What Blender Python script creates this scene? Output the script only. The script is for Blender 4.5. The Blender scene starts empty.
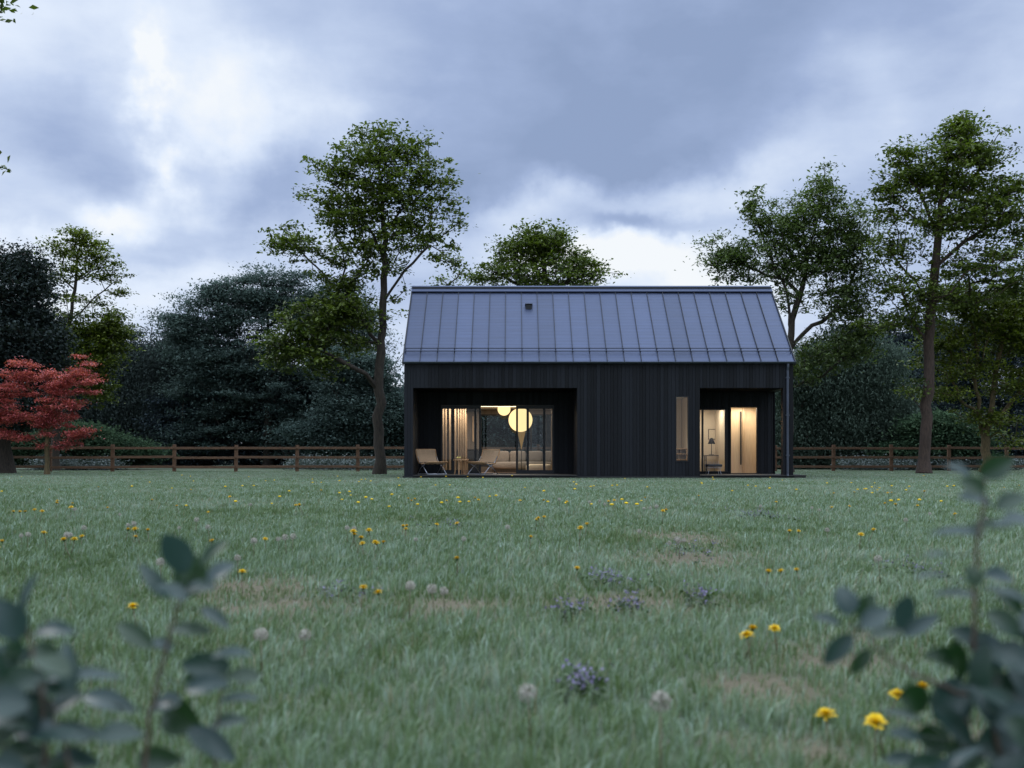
import bpy, math, random
import numpy as np
from mathutils import Vector
R = math.radians
C = bpy.context.scene.collection
SC = bpy.context.scene
rng = np.random.default_rng(7); random.seed(7)

# ---------------------------------------------------------------- camera numbers
FPX = 1054.0; HX = 512.0; HY = 457.0; CAMZ = 0.67
def P(px, py, Y):
    s = FPX / Y
    return np.array([(px - HX) / s, Y, (HY - py) / s + CAMZ])
def GY(py, h=0.0):            # distance of a point of height h seen on picture row py
    return FPX * (CAMZ - h) / (py - HY)

# ---------------------------------------------------------------- helpers
class MB:
    def __init__(s): s.v = []; s.f = []; s.t = []; s.n = 0
    def add(s, v, f, t=0.5):
        v = [tuple(map(float, q)) for q in v]
        s.f += [tuple(i + s.n for i in q) for q in f]; s.v += v; s.n += len(v)
        s.t += [t] * len(v)
        return s
    def box(s, x0, x1, y0, y1, z0, z1, t=0.5):
        v = [(x, y, z) for z in (z0, z1) for y in (y0, y1) for x in (x0, x1)]
        return s.add(v, [(0,2,3,1),(4,5,7,6),(0,1,5,4),(2,6,7,3),(0,4,6,2),(1,3,7,5)], t)
    def bar(s, a, b, w, h, t=0.5, up=(0,0,1)):
        a = Vector(a); b = Vector(b); d = (b-a).normalized(); u = Vector(up)
        if abs(d.dot(u)) > .98: u = Vector((0,1,0))
        x = d.cross(u).normalized(); y = x.cross(d)
        v = [p + x*i*w/2 + y*j*h/2 for p in (a, b) for i, j in ((-1,-1),(1,-1),(1,1),(-1,1))]
        return s.add(v, [(0,1,2,3),(7,6,5,4),(0,4,5,1),(1,5,6,2),(2,6,7,3),(3,7,4,0)], t)
    def tube(s, pts, rad, n=8, t=0.5, cap=True):
        pts = [Vector(p) for p in pts]
        if not hasattr(rad, '__len__'): rad = [rad]*len(pts)
        v = []; x = None
        for i, p in enumerate(pts):
            d = (pts[min(i+1, len(pts)-1)] - pts[max(i-1, 0)])
            d = d.normalized() if d.length > 1e-9 else Vector((0,0,1))
            if x is None:
                x = d.cross(Vector((0,0,1)) if abs(d.z) < .95 else Vector((1,0,0))).normalized()
            x = (x - d*x.dot(d)).normalized(); y = d.cross(x)
            for k in range(n):
                a = 2*math.pi*k/n; v.append(p + (x*math.cos(a) + y*math.sin(a))*rad[i])
        f = []
        for i in range(len(pts)-1):
            for k in range(n):
                k2 = (k+1) % n; f.append((i*n+k, i*n+k2, (i+1)*n+k2, (i+1)*n+k))
        if cap: f += [tuple(range(n-1,-1,-1)), tuple((len(pts)-1)*n+k for k in range(n))]
        return s.add(v, f, t)
    def lathe(s, prof, cx, cy, n=24, t=0.5):
        v = []; f = []
        for r, z in prof:
            for k in range(n):
                a = 2*math.pi*k/n; v.append((cx+r*math.cos(a), cy+r*math.sin(a), z))
        for i in range(len(prof)-1):
            for k in range(n):
                k2 = (k+1) % n; f.append((i*n+k, i*n+k2, (i+1)*n+k2, (i+1)*n+k))
        return s.add(v, f, t)
    def sphere(s, c, r, n=20, m=12, sq=(1,1,1), t=0.5):
        v = []; f = []
        for i in range(m+1):
            th = math.pi*i/m
            for k in range(n):
                a = 2*math.pi*k/n
                v.append((c[0]+sq[0]*r*math.sin(th)*math.cos(a), c[1]+sq[1]*r*math.sin(th)*math.sin(a), c[2]+sq[2]*r*math.cos(th)))
        for i in range(m):
            for k in range(n):
                k2 = (k+1) % n; f.append((i*n+k, (i+1)*n+k, (i+1)*n+k2, i*n+k2))
        return s.add(v, f, t)
    def cushion(s, x0, x1, y0, y1, z0, z1, b=.04, t=0.5):
        # soft box: superellipsoid
        n, m = 24, 12; v = []; f = []
        c = ((x0+x1)/2, (y0+y1)/2, (z0+z1)/2); h = ((x1-x0)/2, (y1-y0)/2, (z1-z0)/2)
        sg = lambda w, e: math.copysign(abs(w)**e, w)
        for i in range(m+1):
            ph = -math.pi/2 + math.pi*i/m
            for k in range(n):
                a = 2*math.pi*k/n; e = .35
                v.append((c[0]+h[0]*sg(math.cos(ph), e)*sg(math.cos(a), e), c[1]+h[1]*sg(math.cos(ph), e)*sg(math.sin(a), e), c[2]+h[2]*sg(math.sin(ph), e)))
        for i in range(m):
            for k in range(n):
                k2 = (k+1) % n; f.append((i*n+k, i*n+k2, (i+1)*n+k2, (i+1)*n+k))
        return s.add(v, f, t)

def np_mesh(name, V, F, tint=None, nper=None):
    """V (n,3), F (m,k) array of equal polygons (or list of arrays)"""
    me = bpy.data.meshes.new(name)
    V = np.asarray(V, np.float32)
    Fs = F if isinstance(F, list) else [F]
    nl = sum(f.size for f in Fs); npoly = sum(len(f) for f in Fs)
    me.vertices.add(len(V)); me.vertices.foreach_set('co', V.ravel())
    me.loops.add(nl); me.loops.foreach_set('vertex_index', np.concatenate([f.ravel() for f in Fs]).astype(np.int32))
    me.polygons.add(npoly)
    tot = np.concatenate([np.full(len(f), f.shape[1], np.int32) for f in Fs])
    st = np.concatenate([[0], np.cumsum(tot)[:-1]]).astype(np.int32)
    me.polygons.foreach_set('loop_start', st); me.polygons.foreach_set('loop_total', tot)
    me.update(calc_edges=True)
    if tint is not None:
        a = me.attributes.new('tint', 'FLOAT', 'POINT'); a.data.foreach_set('value', np.asarray(tint, np.float32))
    return me
def root_loc(p):
    while p.parent: p = p.parent
    return np.array(p.location)
def part(name, m, mat, parent=None, local=False, smooth=False, bevel=0):
    """links one mesh object; coordinates are world ones unless local"""
    if isinstance(m, MB):
        V = np.array(m.v); off = np.zeros(3) if (parent is None or local) else root_loc(parent)
        me = bpy.data.meshes.new(name)
        me.from_pydata([tuple(q) for q in (V - off)], [], m.f)
        a = me.attributes.new('tint', 'FLOAT', 'POINT'); a.data.foreach_set('value', np.array(m.t, np.float32))
    else: me = m
    o = bpy.data.objects.new(name, me); C.objects.link(o)
    if mat: me.materials.append(mat)
    if parent: o.parent = parent
    if smooth: me.polygons.foreach_set('use_smooth', [True]*len(me.polygons))
    if bevel:
        b = o.modifiers.new('bevel', 'BEVEL'); b.width = bevel; b.segments = 2; b.limit_method = 'ANGLE'
    return o
def tag(o, label=None, cat=None, group=None, kind=None):
    if label: o['label'] = label
    if cat: o['category'] = cat
    if group: o['group'] = group
    if kind: o['kind'] = kind
    return o
def thing(name, label, cat, loc=(0,0,0), rz=0, group=None):
    o = bpy.data.objects.new(name, None); C.objects.link(o); o.empty_display_size = .1
    o.location = tuple(map(float, loc)); o.rotation_euler = (0, 0, rz)
    return tag(o, label, cat, group)
def dup(root, loc, rz=0, scale=1, label=None, group=None, tilt=(0,0)):
    r = root.copy(); C.objects.link(r); r.location = tuple(map(float, loc)); r.rotation_euler = (tilt[0], tilt[1], rz); r.scale = (scale,)*3
    if label: r['label'] = label
    if group: r['group'] = group
    for ch in list(root.children):
        c = ch.copy(); C.objects.link(c); c.parent = r
        for g in ch.children:
            d = g.copy(); C.objects.link(d); d.parent = c
    return r

# value noise
_G = rng.random((256, 256))
def vn(x, y, sc, ox=0):
    x = np.asarray(x)*sc + 71.3 + ox; y = np.asarray(y)*sc + 33.7 + ox*1.7
    xi = np.floor(x).astype(int); yi = np.floor(y).astype(int); fx = x-xi; fy = y-yi
    fx = fx*fx*(3-2*fx); fy = fy*fy*(3-2*fy)
    g = lambda a, b: _G[a % 256, b % 256]
    return (g(xi,yi)*(1-fx)+g(xi+1,yi)*fx)*(1-fy) + (g(xi,yi+1)*(1-fx)+g(xi+1,yi+1)*fx)*fy

# ---------------------------------------------------------------- materials
def newmat(name):
    m = bpy.data.materials.new(name); m.use_nodes = True
    nt = m.node_tree; nt.nodes.clear()
    return m, nt, nt.nodes, nt.links
def principled(name, col, rough=.6, metal=0, spec=.5, noise=0, nscale=20, bump=0, bscale=60, col2=None, tint=False, emis=None, estr=0, stretch=(1,1,1)):
    m, nt, N, L = newmat(name)
    out = N.new('ShaderNodeOutputMaterial'); b = N.new('ShaderNodeBsdfPrincipled'); L.new(b.outputs[0], out.inputs[0])
    b.inputs['Roughness'].default_value = rough; b.inputs['Metallic'].default_value = metal
    b.inputs['Specular IOR Level'].default_value = spec
    b.inputs['Base Color'].default_value = (*col, 1)
    tc = N.new('ShaderNodeTexCoord'); mp = N.new('ShaderNodeMapping'); L.new(tc.outputs['Object'], mp.inputs[0]); mp.inputs['Scale'].default_value = stretch
    if col2 is not None:
        mix = N.new('ShaderNodeMix'); mix.data_type = 'RGBA'
        mix.inputs[6].default_value = (*col, 1); mix.inputs[7].default_value = (*col2, 1)
        if tint:
            a = N.new('ShaderNodeAttribute'); a.attribute_name = 'tint'; src = a.outputs['Fac']
            if noise:
                n = N.new('ShaderNodeTexNoise'); n.inputs['Scale'].default_value = nscale; L.new(mp.outputs[0], n.inputs[0])
                ad = N.new('ShaderNodeMath'); ad.operation = 'MULTIPLY_ADD'; ad.inputs[1].default_value = noise; 
                L.new(n.outputs['Fac'], ad.inputs[0]); 
                sb = N.new('ShaderNodeMath'); sb.operation = 'SUBTRACT'; L.new(src, sb.inputs[0]); sb.inputs[1].default_value = noise*.5
                L.new(sb.outputs[0], ad.inputs[2]); src = ad.outputs[0]
        else:
            n = N.new('ShaderNodeTexNoise'); n.inputs['Scale'].default_value = nscale; n.inputs['Detail'].default_value = 6; L.new(mp.outputs[0], n.inputs[0])
            mr = N.new('ShaderNodeMapRange'); mr.inputs[1].default_value = .3; mr.inputs[2].default_value = .7; L.new(n.outputs['Fac'], mr.inputs[0]); src = mr.outputs[0]
        L.new(src, mix.inputs[0]); L.new(mix.outputs[2], b.inputs['Base Color'])
    if bump:
        n2 = N.new('ShaderNodeTexNoise'); n2.inputs['Scale'].default_value = bscale; n2.inputs['Detail'].default_value = 5; L.new(mp.outputs[0], n2.inputs[0])
        bp = N.new('ShaderNodeBump'); bp.inputs['Strength'].default_value = bump; bp.inputs['Distance'].default_value = .02
        L.new(n2.outputs['Fac'], bp.inputs['Height']); L.new(bp.outputs[0], b.inputs['Normal'])
    if emis: b.inputs['Emission Color'].default_value = (*emis, 1); b.inputs['Emission Strength'].default_value = estr
    return m
def leafmat(name, dark, light, rough=.45, trans=.25, spec=.4, tt=(1.1,1.3,.55)):
    m, nt, N, L = newmat(name)
    out = N.new('ShaderNodeOutputMaterial'); b = N.new('ShaderNodeBsdfPrincipled'); tr = N.new('ShaderNodeBsdfTranslucent'); ms = N.new('ShaderNodeMixShader')
    a = N.new('ShaderNodeAttribute'); a.attribute_name = 'tint'
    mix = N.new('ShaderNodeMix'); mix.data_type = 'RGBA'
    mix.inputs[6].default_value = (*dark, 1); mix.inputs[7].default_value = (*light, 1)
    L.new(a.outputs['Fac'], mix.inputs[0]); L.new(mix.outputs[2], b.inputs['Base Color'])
    b.inputs['Roughness'].default_value = rough; b.inputs['Specular IOR Level'].default_value = spec
    g = N.new('ShaderNodeMix'); g.data_type = 'RGBA'; g.blend_type = 'MULTIPLY'; g.inputs[0].default_value = 1; g.inputs[7].default_value = (*tt, 1)
    L.new(mix.outputs[2], g.inputs[6]); L.new(g.outputs[2], tr.inputs[0])
    ms.inputs[0].default_value = trans; L.new(b.outputs[0], ms.inputs[1]); L.new(tr.outputs[0], ms.inputs[2]); L.new(ms.outputs[0], out.inputs[0])
    return m
def emat(name, col, st):
    m, nt, N, L = newmat(name)
    out = N.new('ShaderNodeOutputMaterial'); e = N.new('ShaderNodeEmission'); e.inputs[0].default_value = (*col, 1); e.inputs[1].default_value = st
    L.new(e.outputs[0], out.inputs[0]); return m
def glass(name, refl=1.0, tintc=(.9,.92,.92)):
    m, nt, N, L = newmat(name)
    out = N.new('ShaderNodeOutputMaterial'); t = N.new('ShaderNodeBsdfTransparent'); t.inputs[0].default_value = (*tintc, 1)
    g = N.new('ShaderNodeBsdfGlossy'); g.inputs['Roughness'].default_value = .02
    fr = N.new('ShaderNodeFresnel'); fr.inputs[0].default_value = 1.5; mu = N.new('ShaderNodeMath'); mu.operation = 'MULTIPLY'; mu.inputs[1].default_value = refl
    L.new(fr.outputs[0], mu.inputs[0]); ms = N.new('ShaderNodeMixShader'); L.new(mu.outputs[0], ms.inputs[0]); L.new(t.outputs[0], ms.inputs[1]); L.new(g.outputs[0], ms.inputs[2]); L.new(ms.outputs[0], out.inputs[0])
    return m

M = {}
M['clad'] = principled('black_timber', (.0035,.004,.0055), .66, spec=.25, col2=(.0125,.014,.0185), tint=True, noise=.6, nscale=5, stretch=(6,6,.8), bump=.25, bscale=9)
M['black'] = principled('black_metal', (.008,.009,.011), .45, spec=.4, col2=(.014,.015,.018), nscale=6)
M['plinth'] = principled('black_plinth', (.010,.011,.012), .8, col2=(.02,.02,.022), nscale=8)
M['soffit'] = principled('matt_black_soffit', (.006,.006,.007), .9, spec=.03, col2=(.009,.009,.010), nscale=5)
M['steel'] = principled('blue_steel', (.06,.07,.09), .4, metal=.5, col2=(.08,.09,.12), nscale=4)
M['wood'] = principled('pale_wood', (.46,.30,.17), .5, col2=(.60,.42,.26), nscale=5, stretch=(8,8,.6), bump=.05)
M['wooddoor'] = principled('maple_door_wood', (.60,.43,.26), .45, col2=(.70,.53,.34), nscale=5, stretch=(8,8,.5))
M['deckwood'] = principled('dark_deck', (.02,.019,.018), .6, col2=(.035,.033,.03), nscale=5, stretch=(.6,9,9))
M['chairwood'] = principled('teak', (.36,.19,.085), .5, col2=(.50,.29,.14), nscale=14)
M['cane'] = principled('woven_cane', (.50,.32,.19), .7, col2=(.68,.48,.30), nscale=90, bump=.5, bscale=160)
M['chrome'] = principled('brushed_steel', (.42,.44,.50), .35, metal=.7, col2=(.5,.52,.58), nscale=8)
M['wallin'] = principled('plaster', (.62,.52,.40), .8, col2=(.68,.58,.46), nscale=2)
M['whitein'] = principled('white_ceiling', (.78,.76,.70), .8, col2=(.82,.80,.75), nscale=2)
M['floorin'] = principled('oak_floor', (.26,.17,.10), .4, col2=(.34,.23,.14), nscale=5, stretch=(.7,7,1))
M['brown'] = principled('brown_cabinet', (.10,.078,.062), .55, col2=(.15,.12,.095), nscale=4, stretch=(6,6,.6))
M['sofa'] = principled('taupe_fabric', (.19,.17,.155), .9, col2=(.25,.225,.205), nscale=30, bump=.3, bscale=200)
M['cream'] = principled('cream_fabric', (.60,.50,.38), .85, col2=(.66,.57,.45), nscale=24, bump=.2, bscale=120)
M['globe'] = emat('lit_paper', (1.0,.72,.34), 1.5)
M['cone'] = emat('cone_reflection_glow', (1.0,.62,.24), .24)  # glow standing in for a reflection in the glass
M['down'] = emat('added_downlight', (1.0,.78,.48), 6.0)  # glow of the added ceiling fixtures
M['glass'] = glass('window_glass', .45)
M['glassr'] = glass('window_glass_clear', .6)
M['fence'] = principled('fence_timber', (.085,.042,.022), .8, col2=(.16,.085,.045), nscale=5, stretch=(1,1,6), bump=.3, bscale=20)
M['bark'] = principled('bark', (.018,.014,.010), .9, col2=(.055,.042,.030), nscale=6, stretch=(4,4,.7), bump=1.0, bscale=14)
M['barkred'] = principled('warm_bark', (.028,.018,.013), .9, col2=(.080,.050,.036), nscale=6, stretch=(4,4,.7), bump=1.0, bscale=14)
M['barkpale'] = principled('mossy_bark', (.06,.045,.02), .9, col2=(.14,.10,.045), nscale=6, stretch=(4,4,.7), bump=1.0, bscale=14)
M['stem'] = principled('shrub_stem', (.07,.045,.035), .7, col2=(.12,.085,.06), nscale=30, bump=.2)

# ---------------------------------------------------------------- world
w = bpy.data.worlds.new('World'); SC.world = w; w.use_nodes = True
N = w.node_tree.nodes; L = w.node_tree.links; N.clear()
wo = N.new('ShaderNodeOutputWorld'); bg = N.new('ShaderNodeBackground'); L.new(bg.outputs[0], wo.inputs[0]); bg.inputs[1].default_value = .1
SUN_EL, SUN_AZ = R(38), R(-55)
sky = N.new('ShaderNodeTexSky'); sky.sky_type = 'NISHITA'; sky.sun_disc = False; sky.sun_elevation = SUN_EL; sky.sun_rotation = SUN_AZ
tc = N.new('ShaderNodeTexCoord'); D = tc.outputs['Generated']
def math_(op, a, b=None, c=None, clamp=False):
    n = N.new('ShaderNodeMath'); n.operation = op; n.use_clamp = clamp
    for i, q in enumerate((a, b, c)):
        if q is None: continue
        if isinstance(q, (int, float)): n.inputs[i].default_value = q
        else: L.new(q, n.inputs[i])
    return n.outputs[0]
def vmath(op, a, b=None, sc=None):
    n = N.new('ShaderNodeVectorMath'); n.operation = op
    for i, q in enumerate((a, b)):
        if q is None: continue
        if isinstance(q, tuple): n.inputs[i].default_value = q
        else: L.new(q, n.inputs[i])
    if sc is not None: n.inputs['Scale'].default_value = sc
    return n
nrm = vmath('NORMALIZE', D).outputs[0]
sep = N.new('ShaderNodeSeparateXYZ'); L.new(nrm, sep.inputs[0]); z = sep.outputs[2]
# cloud-deck coordinates: direction flattened towards the horizon
den = math_('ADD', math_('MAXIMUM', z, 0.0), .22)
cmb = N.new('ShaderNodeCombineXYZ'); L.new(math_('DIVIDE', sep.outputs[0], den), cmb.inputs[0]); L.new(math_('DIVIDE', sep.outputs[1], den), cmb.inputs[1]); L.new(math_('MULTIPLY', z, 2.2), cmb.inputs[2])
def noise(vec, scale, detail=6, rough=.55, dist=0, off=(0,0,0)):
    m = N.new('ShaderNodeMapping'); L.new(vec, m.inputs[0]); m.inputs[1].default_value = off
    n = N.new('ShaderNodeTexNoise'); n.inputs['Scale'].default_value = scale; n.inputs['Detail'].default_value = detail; n.inputs['Roughness'].default_value = rough; n.inputs['Distortion'].default_value = dist
    L.new(m.outputs[0], n.inputs[0]); return n
n1 = noise(cmb.outputs[0], .95, 5, .45, .15, (3.1, 1.7, 0)).outputs['Fac']
n2 = noise(cmb.outputs[0], 2.6, 9, .56, .1, (9.2, 4.4, 0)).outputs['Fac']
warp = noise(nrm, 5.5, 6, .55, 0, (2,5,1)).outputs['Color']
wv = vmath('SCALE', vmath('SUBTRACT', warp, (.5,.5,.5)).outputs[0], None, .19).outputs[0]
wd = vmath('ADD', nrm, wv).outputs[0]
def blob(px, py, rad, amp, ax=1.0, wz=1.0):
    d = Vector(((px-HX)/FPX, 1, (HY-py)/FPX)).normalized()
    df = vmath('SUBTRACT', wd, tuple(d)).outputs[0]
    df = vmath('MULTIPLY', df, (1/ax, 1, 1/wz)).outputs[0]
    l = vmath('LENGTH', df).outputs['Value']
    t = math_('DIVIDE', l, rad/FPX); t = math_('MULTIPLY', math_('MULTIPLY', t, t), -1.0)
    return math_('MULTIPLY', math_('EXPONENT', t), amp)
val = math_('MULTIPLY_ADD', math_('SUBTRACT', n1, .5), .78, .45)
val = math_('MULTIPLY_ADD', math_('SUBTRACT', n2, .5), .55, val)
for b in [(90,50,280,.01,1,1),(165,112,20,.80,.8,2.4),(160,70,16,.4,.8,1.6),(190,85,34,.30,1.4,.8),(104,205,28,.60,1.5,.7),(640,272,60,.3,1.8,.4),(178,165,24,.36,1,1.3),(25,232,40,.30,1.6,.4),(290,95,48,.24,1.3,.9),(235,95,40,.20,1,.8),
          (640,266,75,.42,1.9,.5),(735,178,44,.24,1.5,.7),(850,112,46,.20,1.3,1),(645,200,48,.22,1.8,.5),(500,218,50,.22,2,.5),(130,275,70,.28,2.2,.35),(165,235,50,-.14,1.8,.6),(1000,120,50,.12,1,1),(210,240,50,.12,1.4,.6),
          (60,20,110,.10,1.5,.8),(20,165,50,.10,1,.7),(420,40,60,.08,1.6,.6),(165,20,50,.16,1.2,.6),
          (560,105,170,-.30,1.7,.7),(640,150,80,-.18,1.8,.6),(900,60,120,-.06,1.5,.8),(250,190,44,-.26,1.1,.7),(75,115,56,-.20,1.4,.8),(300,120,50,.10,1.2,.8),(420,170,60,-.14,1.2,.9),(655,228,34,-.34,2.2,.45),(760,60,90,-.10,2,.7),(400,30,130,-.08,2,.6),(960,150,60,-.05,1.4,.6)]:
    val = math_('ADD', val, blob(*b))
# a little brighter right down at the horizon, as the cloud deck thins
hz = math_('MULTIPLY', math_('EXPONENT', math_('MULTIPLY', math_('MAXIMUM', z, 0.0), -9.0)), .30)
val = math_('ADD', val, hz)
val = math_('MULTIPLY_ADD', math_('SUBTRACT', val, .46), 1.18, .46)
ramp = N.new('ShaderNodeValToRGB'); L.new(val, ramp.inputs[0]); cr = ramp.color_ramp
cr.elements[0].position = .08; cr.elements[0].color = (.280,.368,.570,1)
cr.elements[1].position = 1.0; cr.elements[1].color = (.93,.965,1.0,1)
for p_, c_ in ((.28,(.362,.460,.690,1)),(.50,(.54,.645,.86,1)),(.74,(.76,.85,1.0,1))):
    e = cr.elements.new(p_); e.color = c_
# overcast zenith is brighter than the horizon; gain beyond the frame's top
zen = N.new('ShaderNodeMapRange'); zen.interpolation_type = 'SMOOTHSTEP'; L.new(z, zen.inputs[0]); zen.inputs[1].default_value = .40; zen.inputs[2].default_value = .75; zen.inputs[3].default_value = 10.0; zen.inputs[4].default_value = 36.0
warmz = N.new('ShaderNodeMapRange'); L.new(z, warmz.inputs[0]); warmz.inputs[1].default_value = .40; warmz.inputs[2].default_value = .75
wmix = N.new('ShaderNodeMix'); wmix.data_type = 'RGBA'; wmix.inputs[6].default_value = (1,1,1,1); wmix.inputs[7].default_value = (1.12,1.08,.93,1); L.new(warmz.outputs[0], wmix.inputs[0])
wmul = vmath('MULTIPLY', ramp.outputs[0], wmix.outputs[2]).outputs[0]
cl = vmath('SCALE', wmul); L.new(zen.outputs[0], cl.inputs['Scale'])
mx = N.new('ShaderNodeMix'); mx.data_type = 'RGBA'; mx.inputs[0].default_value = .96; L.new(sky.outputs[0], mx.inputs[6]); L.new(cl.outputs[0], mx.inputs[7])
L.new(mx.outputs[2], bg.inputs[0])
w.cycles.sampling_method = 'MANUAL'; w.cycles.sample_map_resolution = 512

sl = bpy.data.lights.new('sun', 'SUN'); sl.energy = .6; sl.angle = R(16); sl.color = (1, .95, .88)
so = bpy.data.objects.new('sun', sl); C.objects.link(so)
sd = Vector((math.sin(SUN_AZ)*math.cos(SUN_EL), math.cos(SUN_AZ)*math.cos(SUN_EL), math.sin(SUN_EL)))
so.rotation_euler = sd.to_track_quat('Z', 'Y').to_euler()

# ---------------------------------------------------------------- camera
cam = bpy.data.cameras.new('camera'); co = bpy.data.objects.new('camera', cam); C.objects.link(co); SC.camera = co
co.location = (0, 0, CAMZ); co.rotation_euler = (R(90), 0, 0)
cam.sensor_width = 36; cam.lens = 36*FPX/1024; cam.shift_y = (HY-384)/1024; cam.clip_end = 2000; cam.clip_start = .05
cam.dof.use_dof = True; cam.dof.focus_distance = 34; cam.dof.aperture_fstop = cam.lens/10.5
SC.view_settings.view_transform = 'Standard'; SC.view_settings.look = 'None'; SC.view_settings.exposure = 0
SC.render.engine = 'CYCLES'
SC.cycles.use_denoising = True; SC.cycles.max_bounces = 7; SC.cycles.diffuse_bounces = 3; SC.cycles.glossy_bounces = 3; SC.cycles.transparent_max_bounces = 12; SC.cycles.transmission_bounces = 4
SC.cycles.caustics_reflective = False; SC.cycles.caustics_refractive = False; SC.cycles.sample_clamp_indirect = 6

# ---------------------------------------------------------------- ground
# bare patches (px, py, half width px, depth half m, strength)
PATCH = []
for px, py, rw, rd in [(290,606,75,.42),(450,607,60,.35),(835,662,70,.22),(770,690,70,.22),(250,588,60,.5),(690,560,70,.7),(680,538,50,.9),(880,640,40,.25),(640,605,90,.4),(1000,735,60,.15),(780,745,60,.12)]:
    Y = GY(py); PATCH.append(((px-HX)*Y/FPX, Y, rw*Y/FPX, rd))
def patch_mask(x, y):
    m = np.zeros(len(x)); wx = (vn(x, y, 4.0)-.5)*.25; wy = (vn(x, y, 4.0, 9)-.5)*.25
    for X, Y, a, b in PATCH:
        m = np.maximum(m, np.exp(-(((x+wx-X)/a)**2 + ((y+wy-Y)/b)**2)*1.3))
    return m
gm, nt, N_, L_ = newmat('meadow_soil')
o_ = N_.new('ShaderNodeOutputMaterial'); b_ = N_.new('ShaderNodeBsdfPrincipled'); L_.new(b_.outputs[0], o_.inputs[0]); b_.inputs['Roughness'].default_value = .95
t_ = N_.new('ShaderNodeTexCoord'); a_ = N_.new('ShaderNodeTexNoise'); a_.inputs['Scale'].default_value = 1.4; a_.inputs['Detail'].default_value = 8; L_.new(t_.outputs['Object'], a_.inputs[0])
c_ = N_.new('ShaderNodeTexNoise'); c_.inputs['Scale'].default_value = 45; c_.inputs['Detail'].default_value = 6; L_.new(t_.outputs['Object'], c_.inputs[0])
r1 = N_.new('ShaderNodeValToRGB'); L_.new(a_.outputs['Fac'], r1.inputs[0]); r1.color_ramp.elements[0].position = .35; r1.color_ramp.elements[0].color = (.055,.085,.050,1); r1.color_ramp.elements[1].position = .7; r1.color_ramp.elements[1].color = (.10,.115,.065,1)
at = N_.new('ShaderNodeAttribute'); at.attribute_name = 'tint'
r2 = N_.new('ShaderNodeValToRGB'); L_.new(c_.outputs['Fac'], r2.inputs[0]); r2.color_ramp.elements[0].position = .3; r2.color_ramp.elements[0].color = (.070,.058,.034,1); r2.color_ramp.elements[1].position = .7; r2.color_ramp.elements[1].color = (.155,.130,.080,1)
m_ = N_.new('ShaderNodeMix'); m_.data_type = 'RGBA'; L_.new(at.outputs['Fac'], m_.inputs[0]); L_.new(r1.outputs[0], m_.inputs[6]); L_.new(r2.outputs[0], m_.inputs[7]); L_.new(m_.outputs[2], b_.inputs['Base Color'])
bp = N_.new('ShaderNodeBump'); bp.inputs['Strength'].default_value = .8; bp.inputs['Distance'].default_value = .02; L_.new(c_.outputs['Fac'], bp.inputs['Height']); L_.new(bp.outputs[0], b_.inputs['Normal'])
xs = np.concatenate([[-900,-300,-100], np.arange(-40, 41, 1.0), [100,300,900]])
xs = np.unique(np.concatenate([xs, np.arange(-5, 5.01, .1)]))
ys = np.unique(np.concatenate([[-200,-40,-5], np.arange(0, 12, .1), np.arange(12, 60, 1.0), [100,300,900,1800]]))
gx, gy = np.meshgrid(xs, ys); gx = gx.ravel(); gy = gy.ravel()
gv = np.stack([gx, gy, np.zeros_like(gx)], 1); nx, ny = len(xs), len(ys)
i = np.arange((nx-1)*(ny-1)); r_, c2 = i//(nx-1), i % (nx-1); a0 = r_*nx+c2
gf = np.stack([a0, a0+1, a0+nx+1, a0+nx], 1)
gt = np.clip(patch_mask(gx, gy)*1.6, 0, 1)
tag(part('meadow_ground', np_mesh('meadow_ground', gv, gf, gt), gm), kind='structure')

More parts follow.
